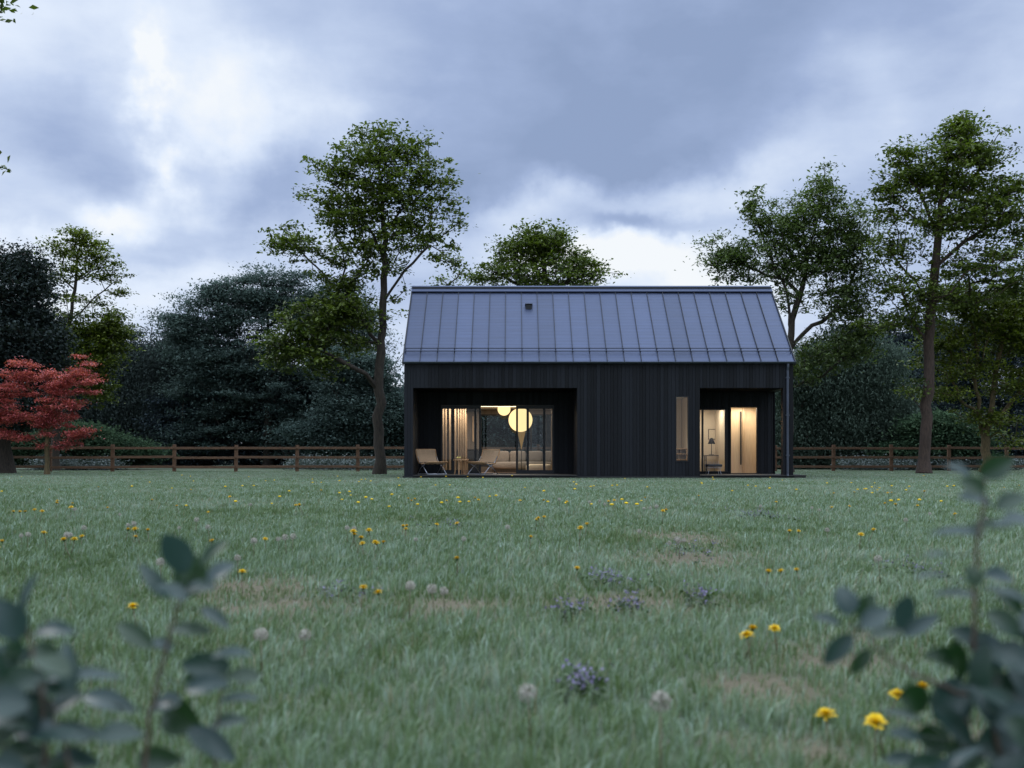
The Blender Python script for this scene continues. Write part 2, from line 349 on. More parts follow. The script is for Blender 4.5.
# ---------------------------------------------------------------- grass (stuff)
def sample_field(n, y0, y1, pw, margin=1.5):
    u = rng.random(n)
    if abs(pw-1) < 1e-6: y = y0*(y1/y0)**u
    else:
        q = 1-pw; y = (y0**q + u*(y1**q-y0**q))**(1/q)
    half = .5*y + margin
    keep = rng.random(n) < half/(.5*y1+margin)*(y1/y)**0   # width-proportional thinning
    return y, half
def grass():
    parts = []
    # (n, y0, y1)
    for n, y0, y1, wb, hb in [(230000,1.2,5.0,.0030,1.0),(330000,5.0,13.0,.0052,.95),(300000,13.0,27.0,.011,.95),(200000,27.0,52.0,.024,1.0)]:
        # uniform in area: width grows linearly; invert cumulative numerically
        g = np.linspace(y0, y1, 400); wd_ = (.5*g+1.8)/(g**.9); cw = np.cumsum(wd_); cw /= cw[-1]
        y = np.interp(rng.random(n), np.concatenate([[0], cw]), np.concatenate([[y0], g]))
        x = (rng.random(n)*2-1)*(.5*y+1.8)
        parts.append(np.stack([x, y, np.full(n, wb)*(y/((y0+y1)/2))**.5, np.full(n, hb)], 1))
    A = np.concatenate(parts)
    # clump the positions a little
    x, y = A[:,0], A[:,1]
    pm = patch_mask(x, y)
    dk = np.zeros(len(x))
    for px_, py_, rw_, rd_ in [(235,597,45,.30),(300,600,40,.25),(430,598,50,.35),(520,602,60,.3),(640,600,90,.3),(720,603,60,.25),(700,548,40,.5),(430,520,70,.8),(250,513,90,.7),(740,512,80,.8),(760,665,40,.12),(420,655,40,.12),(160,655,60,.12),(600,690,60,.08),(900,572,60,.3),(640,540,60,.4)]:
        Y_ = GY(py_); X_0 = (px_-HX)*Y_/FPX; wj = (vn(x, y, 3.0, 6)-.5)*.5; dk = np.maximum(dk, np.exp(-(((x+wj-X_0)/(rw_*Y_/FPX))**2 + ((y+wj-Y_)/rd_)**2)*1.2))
    d = vn(x, y, 9.0)*.5 + vn(x, y, 3.0, 5)*.5
    keep = (rng.random(len(x)) > pm*.88) & (rng.random(len(x)) < .35+1.2*d)
    keep &= ~((x > -3.62) & (x < 9.2) & (y > 33.86) & (y < 40.6)) & ~((x > 8.9) & (x < 9.5) & (y > 33.8) & (y < 36.2))
    A = A[keep]; x, y = A[:,0], A[:,1]; pm = pm[keep]; dk = dk[keep]; n = len(x)
    cs = .055*(1+y/7.0)
    lv = np.floor(np.log2(cs/.05)*2); cs = .05*2**(lv/2)
    ix = np.floor(x/cs).astype(int); iy = np.floor(y/cs).astype(int); hk = lambda a, b: _G[(ix*7+a) % 256, (iy*13+b) % 256]
    cx_ = (ix+.15+.7*hk(3,1))*cs; cy_ = (iy+.15+.7*hk(5,9))*cs; tf = rng.random(n) < .72
    x = np.where(tf, cx_+(x-cx_)*.62, x); y = np.where(tf, cy_+(y-cy_)*.62, y); th_ = hk(11,4); tt_ = hk(2,17); ta_ = np.arctan2(y-cy_, x-cx_)
    big = vn(x, y, .35, 3); mid = vn(x, y, 1.6, 8)*.40 + vn(x, y, 8.0, 2)*.60
    h = (.033 + .045*rng.random(n)**1.6) * (.42+1.10*mid) * (.62+.76*np.where(tf, th_, .3)) * (1-.5*pm) * A[:,3]
    h *= 1 - .72*np.clip((y-16)/20, 0, 1)
    h *= np.where((x > -4.5) & (x < 10.5) & (y > 31.5) & (y < 37), .45, 1)
    ang = rng.random(n)*2*np.pi; wv_ = A[:,2]*(.7+.7*rng.random(n))
    dx, dy = np.cos(ang), np.sin(ang)
    la = np.where(tf, ta_+rng.normal(size=n)*.5, rng.random(n)*2*np.pi); lean = h*(.08+.75*rng.random(n)**1.6)
    lx, ly = np.cos(la)*lean + .12*h, np.sin(la)*lean
    z0 = np.zeros(n)-.004
    b0 = np.stack([x-dx*wv_/2, y-dy*wv_/2, z0], 1); b1 = np.stack([x+dx*wv_/2, y+dy*wv_/2, z0], 1)
    m0 = np.stack([x+lx*.3-dx*wv_*.42, y+ly*.3-dy*wv_*.42, h*.6], 1); m1 = np.stack([x+lx*.3+dx*wv_*.42, y+ly*.3+dy*wv_*.42, h*.6], 1)
    tp = np.stack([x+lx, y+ly, h*(1-.25*rng.random(n))], 1)
    V = np.stack([b0, b1, m1, m0, tp], 1).reshape(-1, 3)
    k = np.arange(n)*5
    Q = np.stack([k, k+1, k+2, k+3], 1); T = np.stack([k+3, k+2, k+4], 1)
    t = np.clip(.04 + .86*rng.random(n)**1.3 + (mid-.5)*.6 + np.where(tf, tt_-.5, 0)*.55 + (big-.5)*.4 + .22*np.clip((y-5)/25, 0, 1) - .42*dk, 0, 1)  # far blades paler: brightening with distance put into the tint
    dry = (rng.random(n) < .03 + .30*pm + .05*(big > .6))
    t = np.where(dry, 1.0 + .9*rng.random(n), t)
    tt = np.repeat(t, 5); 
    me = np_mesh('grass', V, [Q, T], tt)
    g_, nt, N_, L_ = newmat('grass_blades')
    o_ = N_.new('ShaderNodeOutputMaterial'); b_ = N_.new('ShaderNodeBsdfPrincipled'); tr = N_.new('ShaderNodeBsdfTranslucent'); ms = N_.new('ShaderNodeMixShader'); ms.inputs[0].default_value = .22
    at = N_.new('ShaderNodeAttribute'); at.attribute_name = 'tint'
    hf = N_.new('ShaderNodeMath'); hf.operation = 'MULTIPLY'; hf.inputs[1].default_value = .5; L_.new(at.outputs['Fac'], hf.inputs[0])
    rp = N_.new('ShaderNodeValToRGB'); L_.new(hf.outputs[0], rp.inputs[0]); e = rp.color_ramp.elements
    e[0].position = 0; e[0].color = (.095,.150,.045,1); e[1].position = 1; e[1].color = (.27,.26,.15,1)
    for p_, c_ in ((.25,(.172,.256,.120,1)),(.47,(.33,.43,.345,1)),(.52,(.23,.23,.12,1))):  # blue-grey stop puts the blades' specular sheen into their colour
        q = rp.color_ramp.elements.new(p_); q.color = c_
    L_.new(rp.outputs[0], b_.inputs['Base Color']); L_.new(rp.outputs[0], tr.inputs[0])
    b_.inputs['Roughness'].default_value = .42; b_.inputs['Specular IOR Level'].default_value = .5
    L_.new(b_.outputs[0], ms.inputs[1]); L_.new(tr.outputs[0], ms.inputs[2]); L_.new(ms.outputs[0], o_.inputs[0])
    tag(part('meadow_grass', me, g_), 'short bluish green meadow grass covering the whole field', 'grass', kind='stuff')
grass()

# ---------------------------------------------------------------- leaves in bulk
def leaves(cent, tint, size, sig, per, rs, flat=.55, droop=0, tvar=.25, aspect=.55, drip=None):
    """cent (n,3), tint (n,) -> V,F,T ; leaf-shaped folded quads"""
    n = len(cent)*per
    c = np.repeat(cent, per, 0); t = np.repeat(tint, per)
    o = rs.normal(size=(n, 3))*np.asarray(sig)*np.repeat(.5+1.0*rs.random(len(cent)), per)[:,None]; 
    if drip is not None: o[:,2] -= np.abs(rs.normal(size=n))*drip
    c = c + o
    # axis of the leaf
    a = rs.normal(size=(n,3)); a[:,2] = a[:,2]*.5 - droop; a /= np.linalg.norm(a, axis=1)[:,None]
    up = rs.normal(size=(n,3))*flat; up[:,2] += 1; b = np.cross(up, a); b /= np.linalg.norm(b, axis=1)[:,None]+1e-9
    nn = np.cross(a, b)
    s = size*(.6+.8*rs.random(n)); s = s[:,None]
    v0 = c - a*s*.5; v2 = c + a*s*.5; v1 = c + b*s*aspect*.5 + nn*s*.10 - a*s*.05; v3 = c - b*s*aspect*.5 + nn*s*.10 - a*s*.05
    V = np.stack([v0,v1,v2,v3], 1).reshape(-1,3); k = np.arange(n)*4
    F = np.concatenate([np.stack([k,k+1,k+2],1), np.stack([k,k+2,k+3],1)])
    T = np.repeat(np.clip(t + rs.normal(size=n)*tvar, 0, 1), 4)
    return V, F, T

def tree(name, label, Y, trunk, limbs, blobs, r0, mat, bark='bark', ncl=600, per=45, lsize=.16, sig=(.28,.28,.18), seed=1, cat='tree', group=None,
         depthk=.85, tipr=.010, flat=.55, droop=0, top_tint=.5, shell=.0, drip=None, lift=.5, aspect=.55, sides=5, aux=True, tvar=.22, up_bend=.5, ttop=.02):
    rs = np.random.default_rng(seed); s = FPX/Y
    base = P(trunk[0][0], trunk[0][1], Y); base[2] = 0
    nodes = []; par = []; path = []; isT = []
    def addn(p, pr, tr=False):
        nodes.append(np.array(p, float)); par.append(pr); path.append(0 if pr < 0 else path[pr]+np.linalg.norm(nodes[-1]-nodes[pr])); isT.append(tr); return len(nodes)-1
    # trunk
    W = [P(q[0], q[1], Y + (q[2] if len(q) > 2 else 0)) for q in trunk]; W[0] = base
    last = addn(W[0], -1, True); 
    for a, b in zip(W[:-1], W[1:]):
        k = max(1, int(np.linalg.norm(b-a)/.45))
        for j in range(1, k+1):
            p = a + (b-a)*j/k
            if j < k: p = p + rs.normal(size=3)*np.array([.035,.05,0])
            last = addn(p, last, True)
    for lb in limbs:   # explicit limbs: list of px points, starting near the trunk
        L0 = [P(q[0], q[1], Y + (q[2] if len(q) > 2 else 0)) for q in lb]
        st = int(np.argmin([np.linalg.norm(nd-L0[0]) for nd in nodes])); last = st; prev = nodes[st]
        for b in L0[1:]:
            k = max(1, int(np.linalg.norm(b-prev)/.4)); a = prev
            for j in range(1, k+1):
                p = a + (b-a)*j/k + (rs.normal(size=3)*.05 if j < k else 0); last = addn(p, last, False)
            prev = b
    ntr = len(nodes)
    # attractors
    wts = np.array([b[2]*b[3]*(b[4] if len(b) > 4 else 1) for b in blobs]); wts = wts/wts.sum()
    cnt = rs.multinomial(ncl, wts); A = []
    for b, k in zip(blobs, cnt):
        c = P(b[0], b[1], Y + (b[5] if len(b) > 5 else 0)); u = rs.normal(size=(k,3)); u /= np.linalg.norm(u, axis=1)[:,None]
        rr = rs.random(k)**(1/3.)*(1-shell)+shell if shell > 0 else rs.random(k)**.5*1.12 + rs.normal(size=k)*.12
        A.append(c + u*rr[:,None]*np.array([b[2]/s, depthk*b[2]/s, b[3]/s]))
    A = np.concatenate(A); n = len(A)
    def cost(nd, i):
        d = A - nd; L_ = np.linalg.norm(d, axis=1); h = np.hypot(d[:,0], d[:,1])
        return L_ + up_bend*np.maximum(0, lift*h - d[:,2]) + .12*path[i]
    best = np.full(n, 1e9); who = np.zeros(n, int)
    def upd(i):
        nonlocal best, who
        c = cost(nodes[i], i); m = c < best; best = np.where(m, c, best); who = np.where(m, i, who)
    zmin = base[2] + .22*(A[:,2].max()-base[2])
    for i in range(ntr):
        if nodes[i][2] > min(zmin, A[:,2].min()-.2) : upd(i)
    done = np.zeros(n, bool); tips = []
    for _ in range(n):
        j = int(np.argmin(np.where(done, 1e9, best))); done[j] = True
        q = who[j]; a = nodes[q]; b = A[j]; Ld = np.linalg.norm(b-a); k = max(1, int(Ld/.45)); last = q; new = []
        for m in range(1, k+1):
            f = m/k; p = a + (b-a)*f
            if m < k: p = p + rs.normal(size=3)*.05*min(Ld, 1.2); p[2] += .08*Ld*math.sin(math.pi*f)
            last = addn(p, last); new.append(last)
        tips.append(last)
        for i in new: upd(i)
    nodes_ = np.array(nodes); par_ = np.array(par); K = len(nodes)
    cnt_ = np.zeros(K); 
    for t in tips: cnt_[t] += 1
    cnt_ += .02
    for i in range(K-1, 0, -1): cnt_[par_[i]] += cnt_[i]
    rad = tipr + (r0-tipr)*(cnt_/cnt_[0])**.62
    # trunk tapers with height even where no branch leaves it
    it = np.array(isT); hh = (nodes_[:,2]-base[2])/max(.1, W[-1][2]-base[2])
    rad = np.where(it, np.minimum(np.maximum(rad, ttop), r0*(1-.35*np.clip(hh,0,1)) ), rad)
    flare = it & (nodes_[:,2] < .55); rad = np.where(flare, rad*(1+.45*(1-nodes_[:,2]/.55)), rad)
    # geometry: chains
    kids = [[] for _ in range(K)]
    for i in range(1, K): kids[par_[i]].append(i)
    mb = MB(); starts = [(0, None)]
    st = [(0, [0])]
    chains = []
    stack = [(0, -1)]
    while stack:
        i, pr = stack.pop(); ch = ([pr] if pr >= 0 else []) + [i]; cur = i
        while kids[cur]:
            ks = sorted(kids[cur], key=lambda q: -rad[q]); 
            for q in ks[1:]: stack.append((q, cur))
            cur = ks[0]; ch.append(cur)
        chains.append(ch)
    for ch in chains:
        pts = [nodes_[q] for q in ch]; rr = [rad[q] for q in ch]
        if len(ch) > 1 and ch[0] != 0: rr[0] = min(rr[0], rr[1]*1.25)
        big = max(rr[0], rr[1] if len(rr) > 1 else 0)
        mb.tube(pts, rr, 12 if big > .12 else (7 if big > .05 else sides if big > .02 else 3), cap=False)
    root = thing(name, label, cat, base, 0, group)
    part('trunk', mb, M[bark], root, smooth=True)
    zc = A[:,2]; cl_t = np.clip(top_tint*.45 + (rs.random(n)**3)*.35 + .35*(zc-zc.min())/(np.ptp(zc)+1e-6) + rs.normal(size=n)*.17, 0, 1)  # leaves lighten with height: light on crown tops put into the tint
    V, F, T = leaves(A, cl_t, lsize, sig, per, rs, flat, droop, tvar, aspect, drip)
    me = np_mesh('crown', V - base, F, T)
    part('crown', me, mat, root)
    return root

LM = {}
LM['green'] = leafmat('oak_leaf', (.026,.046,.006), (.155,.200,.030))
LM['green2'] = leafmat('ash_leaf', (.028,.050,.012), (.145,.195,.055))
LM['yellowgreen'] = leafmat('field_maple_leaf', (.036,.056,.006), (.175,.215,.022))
LM['dark'] = leafmat('dark_hazed_leaf', (.036,.050,.060), (.075,.100,.112), trans=.35, rough=.9, spec=.05, tt=(1,1.05,1.0))  # distance haze put into a lighter, bluish leaf colour
LM['blue'] = leafmat('blue_green_hazed_leaf', (.052,.080,.072), (.145,.195,.172), trans=.36, rough=.9, spec=.05, tt=(1,1.05,1.0))  # haze of the far trees put into the leaf colour
LM['willow'] = leafmat('willow_leaf', (.036,.048,.046), (.085,.110,.098), trans=.3, rough=.9, spec=.05, tt=(1,1.05,1.0))
LM['grey'] = leafmat('grey_leaf', (.052,.074,.058), (.125,.170,.130), trans=.38, rough=.9, spec=.05, tt=(1,1.05,1.0))
LM['evergreen'] = leafmat('evergreen_leaf', (.012,.020,.018), (.042,.058,.055), trans=.1, rough=.7, spec=.2)
LM['red'] = leafmat('red_leaf', (.20,.026,.032), (.68,.17,.17), trans=.3)
LM['shrub'] = leafmat('hedge_leaf', (.030,.056,.034), (.085,.135,.072), trans=.3, rough=.9, spec=.05, tt=(1,1.05,1.0))

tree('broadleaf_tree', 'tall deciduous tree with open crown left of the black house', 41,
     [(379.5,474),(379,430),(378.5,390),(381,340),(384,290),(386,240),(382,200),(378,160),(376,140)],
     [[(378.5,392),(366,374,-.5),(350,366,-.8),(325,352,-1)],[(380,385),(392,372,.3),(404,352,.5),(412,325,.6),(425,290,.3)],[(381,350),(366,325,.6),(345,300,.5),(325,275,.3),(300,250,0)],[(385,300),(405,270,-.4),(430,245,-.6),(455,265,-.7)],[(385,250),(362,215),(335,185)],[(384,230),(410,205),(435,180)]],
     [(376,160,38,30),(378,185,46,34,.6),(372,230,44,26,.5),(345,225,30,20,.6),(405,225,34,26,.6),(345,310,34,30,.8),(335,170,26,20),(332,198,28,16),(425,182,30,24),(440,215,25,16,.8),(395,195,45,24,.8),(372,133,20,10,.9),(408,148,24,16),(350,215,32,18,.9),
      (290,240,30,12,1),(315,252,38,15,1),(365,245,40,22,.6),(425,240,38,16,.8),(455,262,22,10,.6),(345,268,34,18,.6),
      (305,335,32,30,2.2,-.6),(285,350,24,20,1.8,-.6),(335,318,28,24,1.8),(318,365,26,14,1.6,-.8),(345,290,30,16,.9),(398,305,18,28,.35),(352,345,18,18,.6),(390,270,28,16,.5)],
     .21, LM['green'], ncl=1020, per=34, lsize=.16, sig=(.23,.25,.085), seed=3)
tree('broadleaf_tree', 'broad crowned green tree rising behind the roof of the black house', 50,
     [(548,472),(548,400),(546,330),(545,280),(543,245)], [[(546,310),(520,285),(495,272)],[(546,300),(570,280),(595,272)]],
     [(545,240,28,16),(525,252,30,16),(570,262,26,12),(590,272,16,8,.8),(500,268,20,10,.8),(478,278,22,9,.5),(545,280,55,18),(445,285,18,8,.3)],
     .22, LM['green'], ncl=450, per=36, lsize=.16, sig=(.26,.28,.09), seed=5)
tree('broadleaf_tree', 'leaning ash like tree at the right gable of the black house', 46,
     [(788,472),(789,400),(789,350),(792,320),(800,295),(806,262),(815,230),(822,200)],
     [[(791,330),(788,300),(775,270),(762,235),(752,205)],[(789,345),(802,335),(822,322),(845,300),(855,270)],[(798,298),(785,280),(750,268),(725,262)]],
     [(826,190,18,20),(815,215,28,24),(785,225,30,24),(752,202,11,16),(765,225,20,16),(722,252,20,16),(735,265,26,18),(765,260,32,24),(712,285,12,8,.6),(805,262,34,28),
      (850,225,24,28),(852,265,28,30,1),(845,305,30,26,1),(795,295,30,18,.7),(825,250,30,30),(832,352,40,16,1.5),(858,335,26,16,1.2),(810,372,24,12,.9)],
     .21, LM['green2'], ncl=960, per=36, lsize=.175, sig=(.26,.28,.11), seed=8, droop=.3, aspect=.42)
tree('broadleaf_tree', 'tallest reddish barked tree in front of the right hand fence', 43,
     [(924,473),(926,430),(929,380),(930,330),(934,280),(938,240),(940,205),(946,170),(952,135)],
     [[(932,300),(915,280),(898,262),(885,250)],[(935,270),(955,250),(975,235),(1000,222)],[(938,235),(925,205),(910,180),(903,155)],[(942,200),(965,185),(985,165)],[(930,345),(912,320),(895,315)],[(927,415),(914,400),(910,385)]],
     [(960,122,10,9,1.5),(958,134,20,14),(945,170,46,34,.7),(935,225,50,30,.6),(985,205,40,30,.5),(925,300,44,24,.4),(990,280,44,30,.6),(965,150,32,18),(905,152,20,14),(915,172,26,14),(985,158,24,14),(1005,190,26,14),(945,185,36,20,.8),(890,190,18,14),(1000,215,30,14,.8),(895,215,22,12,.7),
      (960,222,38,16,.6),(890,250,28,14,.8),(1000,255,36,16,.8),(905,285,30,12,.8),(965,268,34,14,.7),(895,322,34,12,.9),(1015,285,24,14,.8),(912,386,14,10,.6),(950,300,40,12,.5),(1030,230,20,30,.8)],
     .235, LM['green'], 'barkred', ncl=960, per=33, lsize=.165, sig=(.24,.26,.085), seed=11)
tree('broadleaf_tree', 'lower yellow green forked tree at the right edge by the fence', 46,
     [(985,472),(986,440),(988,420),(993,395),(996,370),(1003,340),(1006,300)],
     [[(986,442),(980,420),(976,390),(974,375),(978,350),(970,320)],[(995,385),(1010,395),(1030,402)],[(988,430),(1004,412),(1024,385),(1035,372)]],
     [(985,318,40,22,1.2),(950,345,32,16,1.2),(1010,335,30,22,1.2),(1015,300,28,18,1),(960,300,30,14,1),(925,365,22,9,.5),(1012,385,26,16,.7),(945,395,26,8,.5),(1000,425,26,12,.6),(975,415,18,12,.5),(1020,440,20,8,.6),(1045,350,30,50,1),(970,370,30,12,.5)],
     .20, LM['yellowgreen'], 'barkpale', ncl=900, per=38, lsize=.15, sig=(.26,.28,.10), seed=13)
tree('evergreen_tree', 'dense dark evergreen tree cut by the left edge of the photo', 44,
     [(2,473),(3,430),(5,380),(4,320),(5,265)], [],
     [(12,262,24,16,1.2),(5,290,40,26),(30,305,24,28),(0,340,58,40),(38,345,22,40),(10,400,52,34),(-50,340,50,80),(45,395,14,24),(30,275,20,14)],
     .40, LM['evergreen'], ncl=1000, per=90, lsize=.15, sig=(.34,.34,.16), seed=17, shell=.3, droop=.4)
tree('broadleaf_tree', 'slender open crowned tree behind the red maple', 52,
     [(54,472),(56,430),(62,380),(68,340),(72,310),(76,280),(78,250)],
     [[(72,318),(88,305),(105,290),(118,280)],[(74,295),(60,275),(45,262)],[(64,370),(85,350),(105,340)]],
     [(82,238,18,10),(62,248,22,10,.8),(98,256,20,12,.8),(110,275,16,9,.8),(55,272,20,9,.6),(85,272,28,12,.5),(120,292,10,6,.6),(75,300,30,9,.5),
      (112,332,22,20,2),(95,355,24,22,2),(80,335,28,20,1.6),(100,390,18,16,1.4),(60,330,20,18,1.2),(70,375,24,20,1.2)],
     .22, LM['yellowgreen'], ncl=700, per=44, lsize=.15, sig=(.24,.26,.08), seed=19, top_tint=.3)
pr_ = np.random.default_rng(91); pads = []
for _ in range(105):
    y_ = 357 + 92*pr_.random(); 
    rgt = np.interp(y_, [355,362,370,382,393,402,412,424,434,446], [92,97,90,101,99,80,72,90,97,72])
    x_ = -42 + (rgt+42-7)*pr_.random()**.85
    if y_ < np.interp(x_, [-40,-10,20,36,52,66,78,96], [384,374,361,368,372,361,355,360]): continue
    pads.append((x_, y_, 5+8*pr_.random(), 1.6+1.6*pr_.random()))
pads += [(80,357,9,2),(90,364,7,1.8),(22,361,9,2),(94,381,7,1.8),(92,393,7,1.8),(90,430,7,1.6),(84,437,8,1.6)]
tree('red_maple', 'small red leaved maple with layered branches at the left fence', 40,
     [(47,474),(46.5,450),(47.5,435),(46,420),(48,400),(52,380)],
     [[(47,440),(38,425),(20,412)],[(47,430),(60,415),(75,400)],[(47,440),(60,432),(78,430)],[(47,415),(35,395),(20,378)],[(47,445),(30,440),(5,438)]],
     [(a,b,c,d,1,0) for a,b,c,d in pads], .085, LM['red'], 'barkpale', ncl=620, per=60, lsize=.085, sig=(.13,.16,.045), seed=23, depthk=1.1, flat=.3, lift=.2, tipr=.005, aspect=.5, top_tint=.6)
tree('overhanging_tree', 'green leafed branches reaching in at the top left corner', 12,
     [(-330,530),(-325,400),(-320,200),(-310,50),(-300,-80)], [[(-320,150),(-200,60),(-80,8),(-10,2)],[(-320,260),(-200,200),(-90,170),(-14,170)]],
     [(-14,0,24,5,9),(-80,-5,70,20,2),(-180,0,110,80,1),(-300,-80,160,110,1),(-14,170,10,7,9),(-75,165,50,16,2),(-190,160,90,60,1),(-330,120,160,110,1)],
     .16, LM['green'], ncl=800, per=16, lsize=.085, sig=(.09,.12,.05), seed=29, tipr=.004)

# background trees; haze is put into their lightened leaf colours
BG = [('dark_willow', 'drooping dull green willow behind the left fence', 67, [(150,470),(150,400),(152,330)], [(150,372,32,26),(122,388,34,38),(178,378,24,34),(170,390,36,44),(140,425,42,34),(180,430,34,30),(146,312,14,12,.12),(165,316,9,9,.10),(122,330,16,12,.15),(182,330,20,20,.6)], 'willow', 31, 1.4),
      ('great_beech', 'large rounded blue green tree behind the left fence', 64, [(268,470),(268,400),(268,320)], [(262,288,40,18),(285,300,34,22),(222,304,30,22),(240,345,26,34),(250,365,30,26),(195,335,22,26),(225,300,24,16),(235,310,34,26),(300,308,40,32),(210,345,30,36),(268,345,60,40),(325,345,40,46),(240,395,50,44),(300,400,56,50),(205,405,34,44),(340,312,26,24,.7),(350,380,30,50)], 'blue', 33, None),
      ('dark_tree', 'very dark foliage put in as shade under the big rounded crown on the left', 66, [(245,470),(245,430)], [(215,405,40,44),(262,390,46,50),(300,415,44,40),(190,430,34,34),(240,440,60,24)], 'dark', 35, None),  # dark leaves stand in for the shaded interior of the crown
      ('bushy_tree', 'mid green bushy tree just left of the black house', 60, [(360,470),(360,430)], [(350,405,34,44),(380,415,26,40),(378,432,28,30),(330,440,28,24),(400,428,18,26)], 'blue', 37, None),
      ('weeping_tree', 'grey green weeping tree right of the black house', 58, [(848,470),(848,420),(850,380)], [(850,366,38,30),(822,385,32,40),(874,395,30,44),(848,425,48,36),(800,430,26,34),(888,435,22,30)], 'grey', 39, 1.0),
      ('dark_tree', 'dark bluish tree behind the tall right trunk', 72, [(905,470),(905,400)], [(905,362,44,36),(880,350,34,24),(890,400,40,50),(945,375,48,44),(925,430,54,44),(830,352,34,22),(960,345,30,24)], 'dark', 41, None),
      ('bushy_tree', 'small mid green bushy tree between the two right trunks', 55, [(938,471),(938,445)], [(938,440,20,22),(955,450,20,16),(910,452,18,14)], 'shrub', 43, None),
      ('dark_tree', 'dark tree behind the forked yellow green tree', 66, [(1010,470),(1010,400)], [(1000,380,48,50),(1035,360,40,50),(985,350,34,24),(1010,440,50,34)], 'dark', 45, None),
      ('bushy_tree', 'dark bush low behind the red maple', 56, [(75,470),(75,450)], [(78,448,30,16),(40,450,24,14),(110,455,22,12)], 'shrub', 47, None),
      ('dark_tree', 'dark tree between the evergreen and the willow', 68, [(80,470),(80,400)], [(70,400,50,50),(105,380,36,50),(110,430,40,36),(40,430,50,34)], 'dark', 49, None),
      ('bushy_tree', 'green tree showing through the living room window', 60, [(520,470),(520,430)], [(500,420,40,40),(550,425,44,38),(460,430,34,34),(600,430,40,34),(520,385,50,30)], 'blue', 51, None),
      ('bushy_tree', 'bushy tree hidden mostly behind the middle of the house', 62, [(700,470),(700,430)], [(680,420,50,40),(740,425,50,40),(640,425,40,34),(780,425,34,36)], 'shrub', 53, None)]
def ragged(bl, sd_):
    q = np.random.default_rng(sd_); out = []
    for b in bl:
        out.append((b[0], b[1], b[2]*.8, b[3]*.8) + tuple(b[4:]))
        for _ in range(6):
            a = q.random()*6.28; k = .22+.42*q.random()
            out.append((b[0]+math.cos(a)*b[2]*1.0, min(b[1]+math.sin(a)*b[3]*.95, 455), b[2]*k, b[3]*k*.8, 1.3*(b[4] if len(b) > 4 else 1)))
    return out
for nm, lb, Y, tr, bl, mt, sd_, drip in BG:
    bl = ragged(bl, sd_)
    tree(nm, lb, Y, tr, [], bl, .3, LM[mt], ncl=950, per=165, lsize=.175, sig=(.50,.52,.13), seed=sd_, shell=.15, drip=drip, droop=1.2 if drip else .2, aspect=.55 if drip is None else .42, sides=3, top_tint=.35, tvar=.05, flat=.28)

def wood_mass():
    rs = np.random.default_rng(77); cs = []
    for xb in np.arange(-75, 76, 2.6):
        yb = 88 + rs.normal()*4; hgt = 5.2 + rs.random()*2.6
        k = 60; u = rs.normal(size=(k,3)); u /= np.linalg.norm(u, axis=1)[:,None]
        cs.append(np.array([xb, yb, hgt*.48]) + u*(.5+.5*rs.random((k,1)))*np.array([3.0, 2.4, hgt*.52]))
    q = 1500; cs.append(np.stack([rs.random(q)*150-75, 86+rs.random(q)*4, rs.random(q)*2.4], 1))
    A = np.concatenate(cs); V, F, T = leaves(A, .25+.3*rs.random(len(A)), .42, (.6,.6,.45), 26, rs, .6, .2, .15, .6)
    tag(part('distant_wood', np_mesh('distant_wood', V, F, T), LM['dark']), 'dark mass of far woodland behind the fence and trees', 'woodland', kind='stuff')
wood_mass()
def hedge():
    # low pale blossoming undergrowth just beyond the fence
    rs = np.random.default_rng(78); 
    xs_ = []
    for a, b in [(285, 405), (30, 120), (840,1024)]:
        n = int((b-a)*2.2); px = a+(b-a)*rs.random(n); Y = 52.5+rs.random(n)*2.0; 
        X = (px-HX)*Y/FPX; hz_ = .12+.45*rs.random(n)*(.6+.6*vn(X, Y, .7)); xs_.append(np.stack([X, Y, hz_], 1))
    A = np.concatenate(xs_); V, F, T = leaves(A, .5+.3*rs.random(len(A)), .09, (.22,.25,.12), 40, rs, .8, 0, .3, .6)
    m = leafmat('undergrowth_leaf', (.03,.045,.035), (.13,.16,.16), trans=.1)
    tag(part('undergrowth', np_mesh('undergrowth', V, F, T), m), 'low pale undergrowth showing between the fence rails', 'undergrowth', kind='stuff')
hedge()

# ---------------------------------------------------------------- fence
FA, FB = np.array([-18.2, 48.0]), np.array([23.6, 50.0])
fd = (FB-FA)/np.linalg.norm(FB-FA); fence = thing('rail_fence', 'brown three rail timber fence running across behind the meadow', 'fence', (FA[0], FA[1], 0))
rs = np.random.default_rng(4)
bays = range(-5, 20); step = 2.78
pos = [FA + fd*step*k for k in bays]
for k, p in enumerate(pos):
    h = 1.24 + rs.normal()*.015; mb = MB(); lean = rs.normal()*.012
    mb.bar((p[0], p[1], -.05), (p[0]+lean, p[1], h), .15, .12, up=(0,1,0))
    part('post', mb, M['fence'], fence, bevel=.012)
for k in range(len(pos)-1):
    a, b = pos[k], pos[k+1]
    for zz in (1.08, .65, .22):
        mb = MB(); j1, j2 = rs.normal()*.012, rs.normal()*.012
        mb.bar((a[0]+.01, a[1]-.09, zz+j1), (b[0]-.01, b[1]-.09, zz+j2), .035, .11)
        part('rail', mb, M['fence'], fence, bevel=.006)

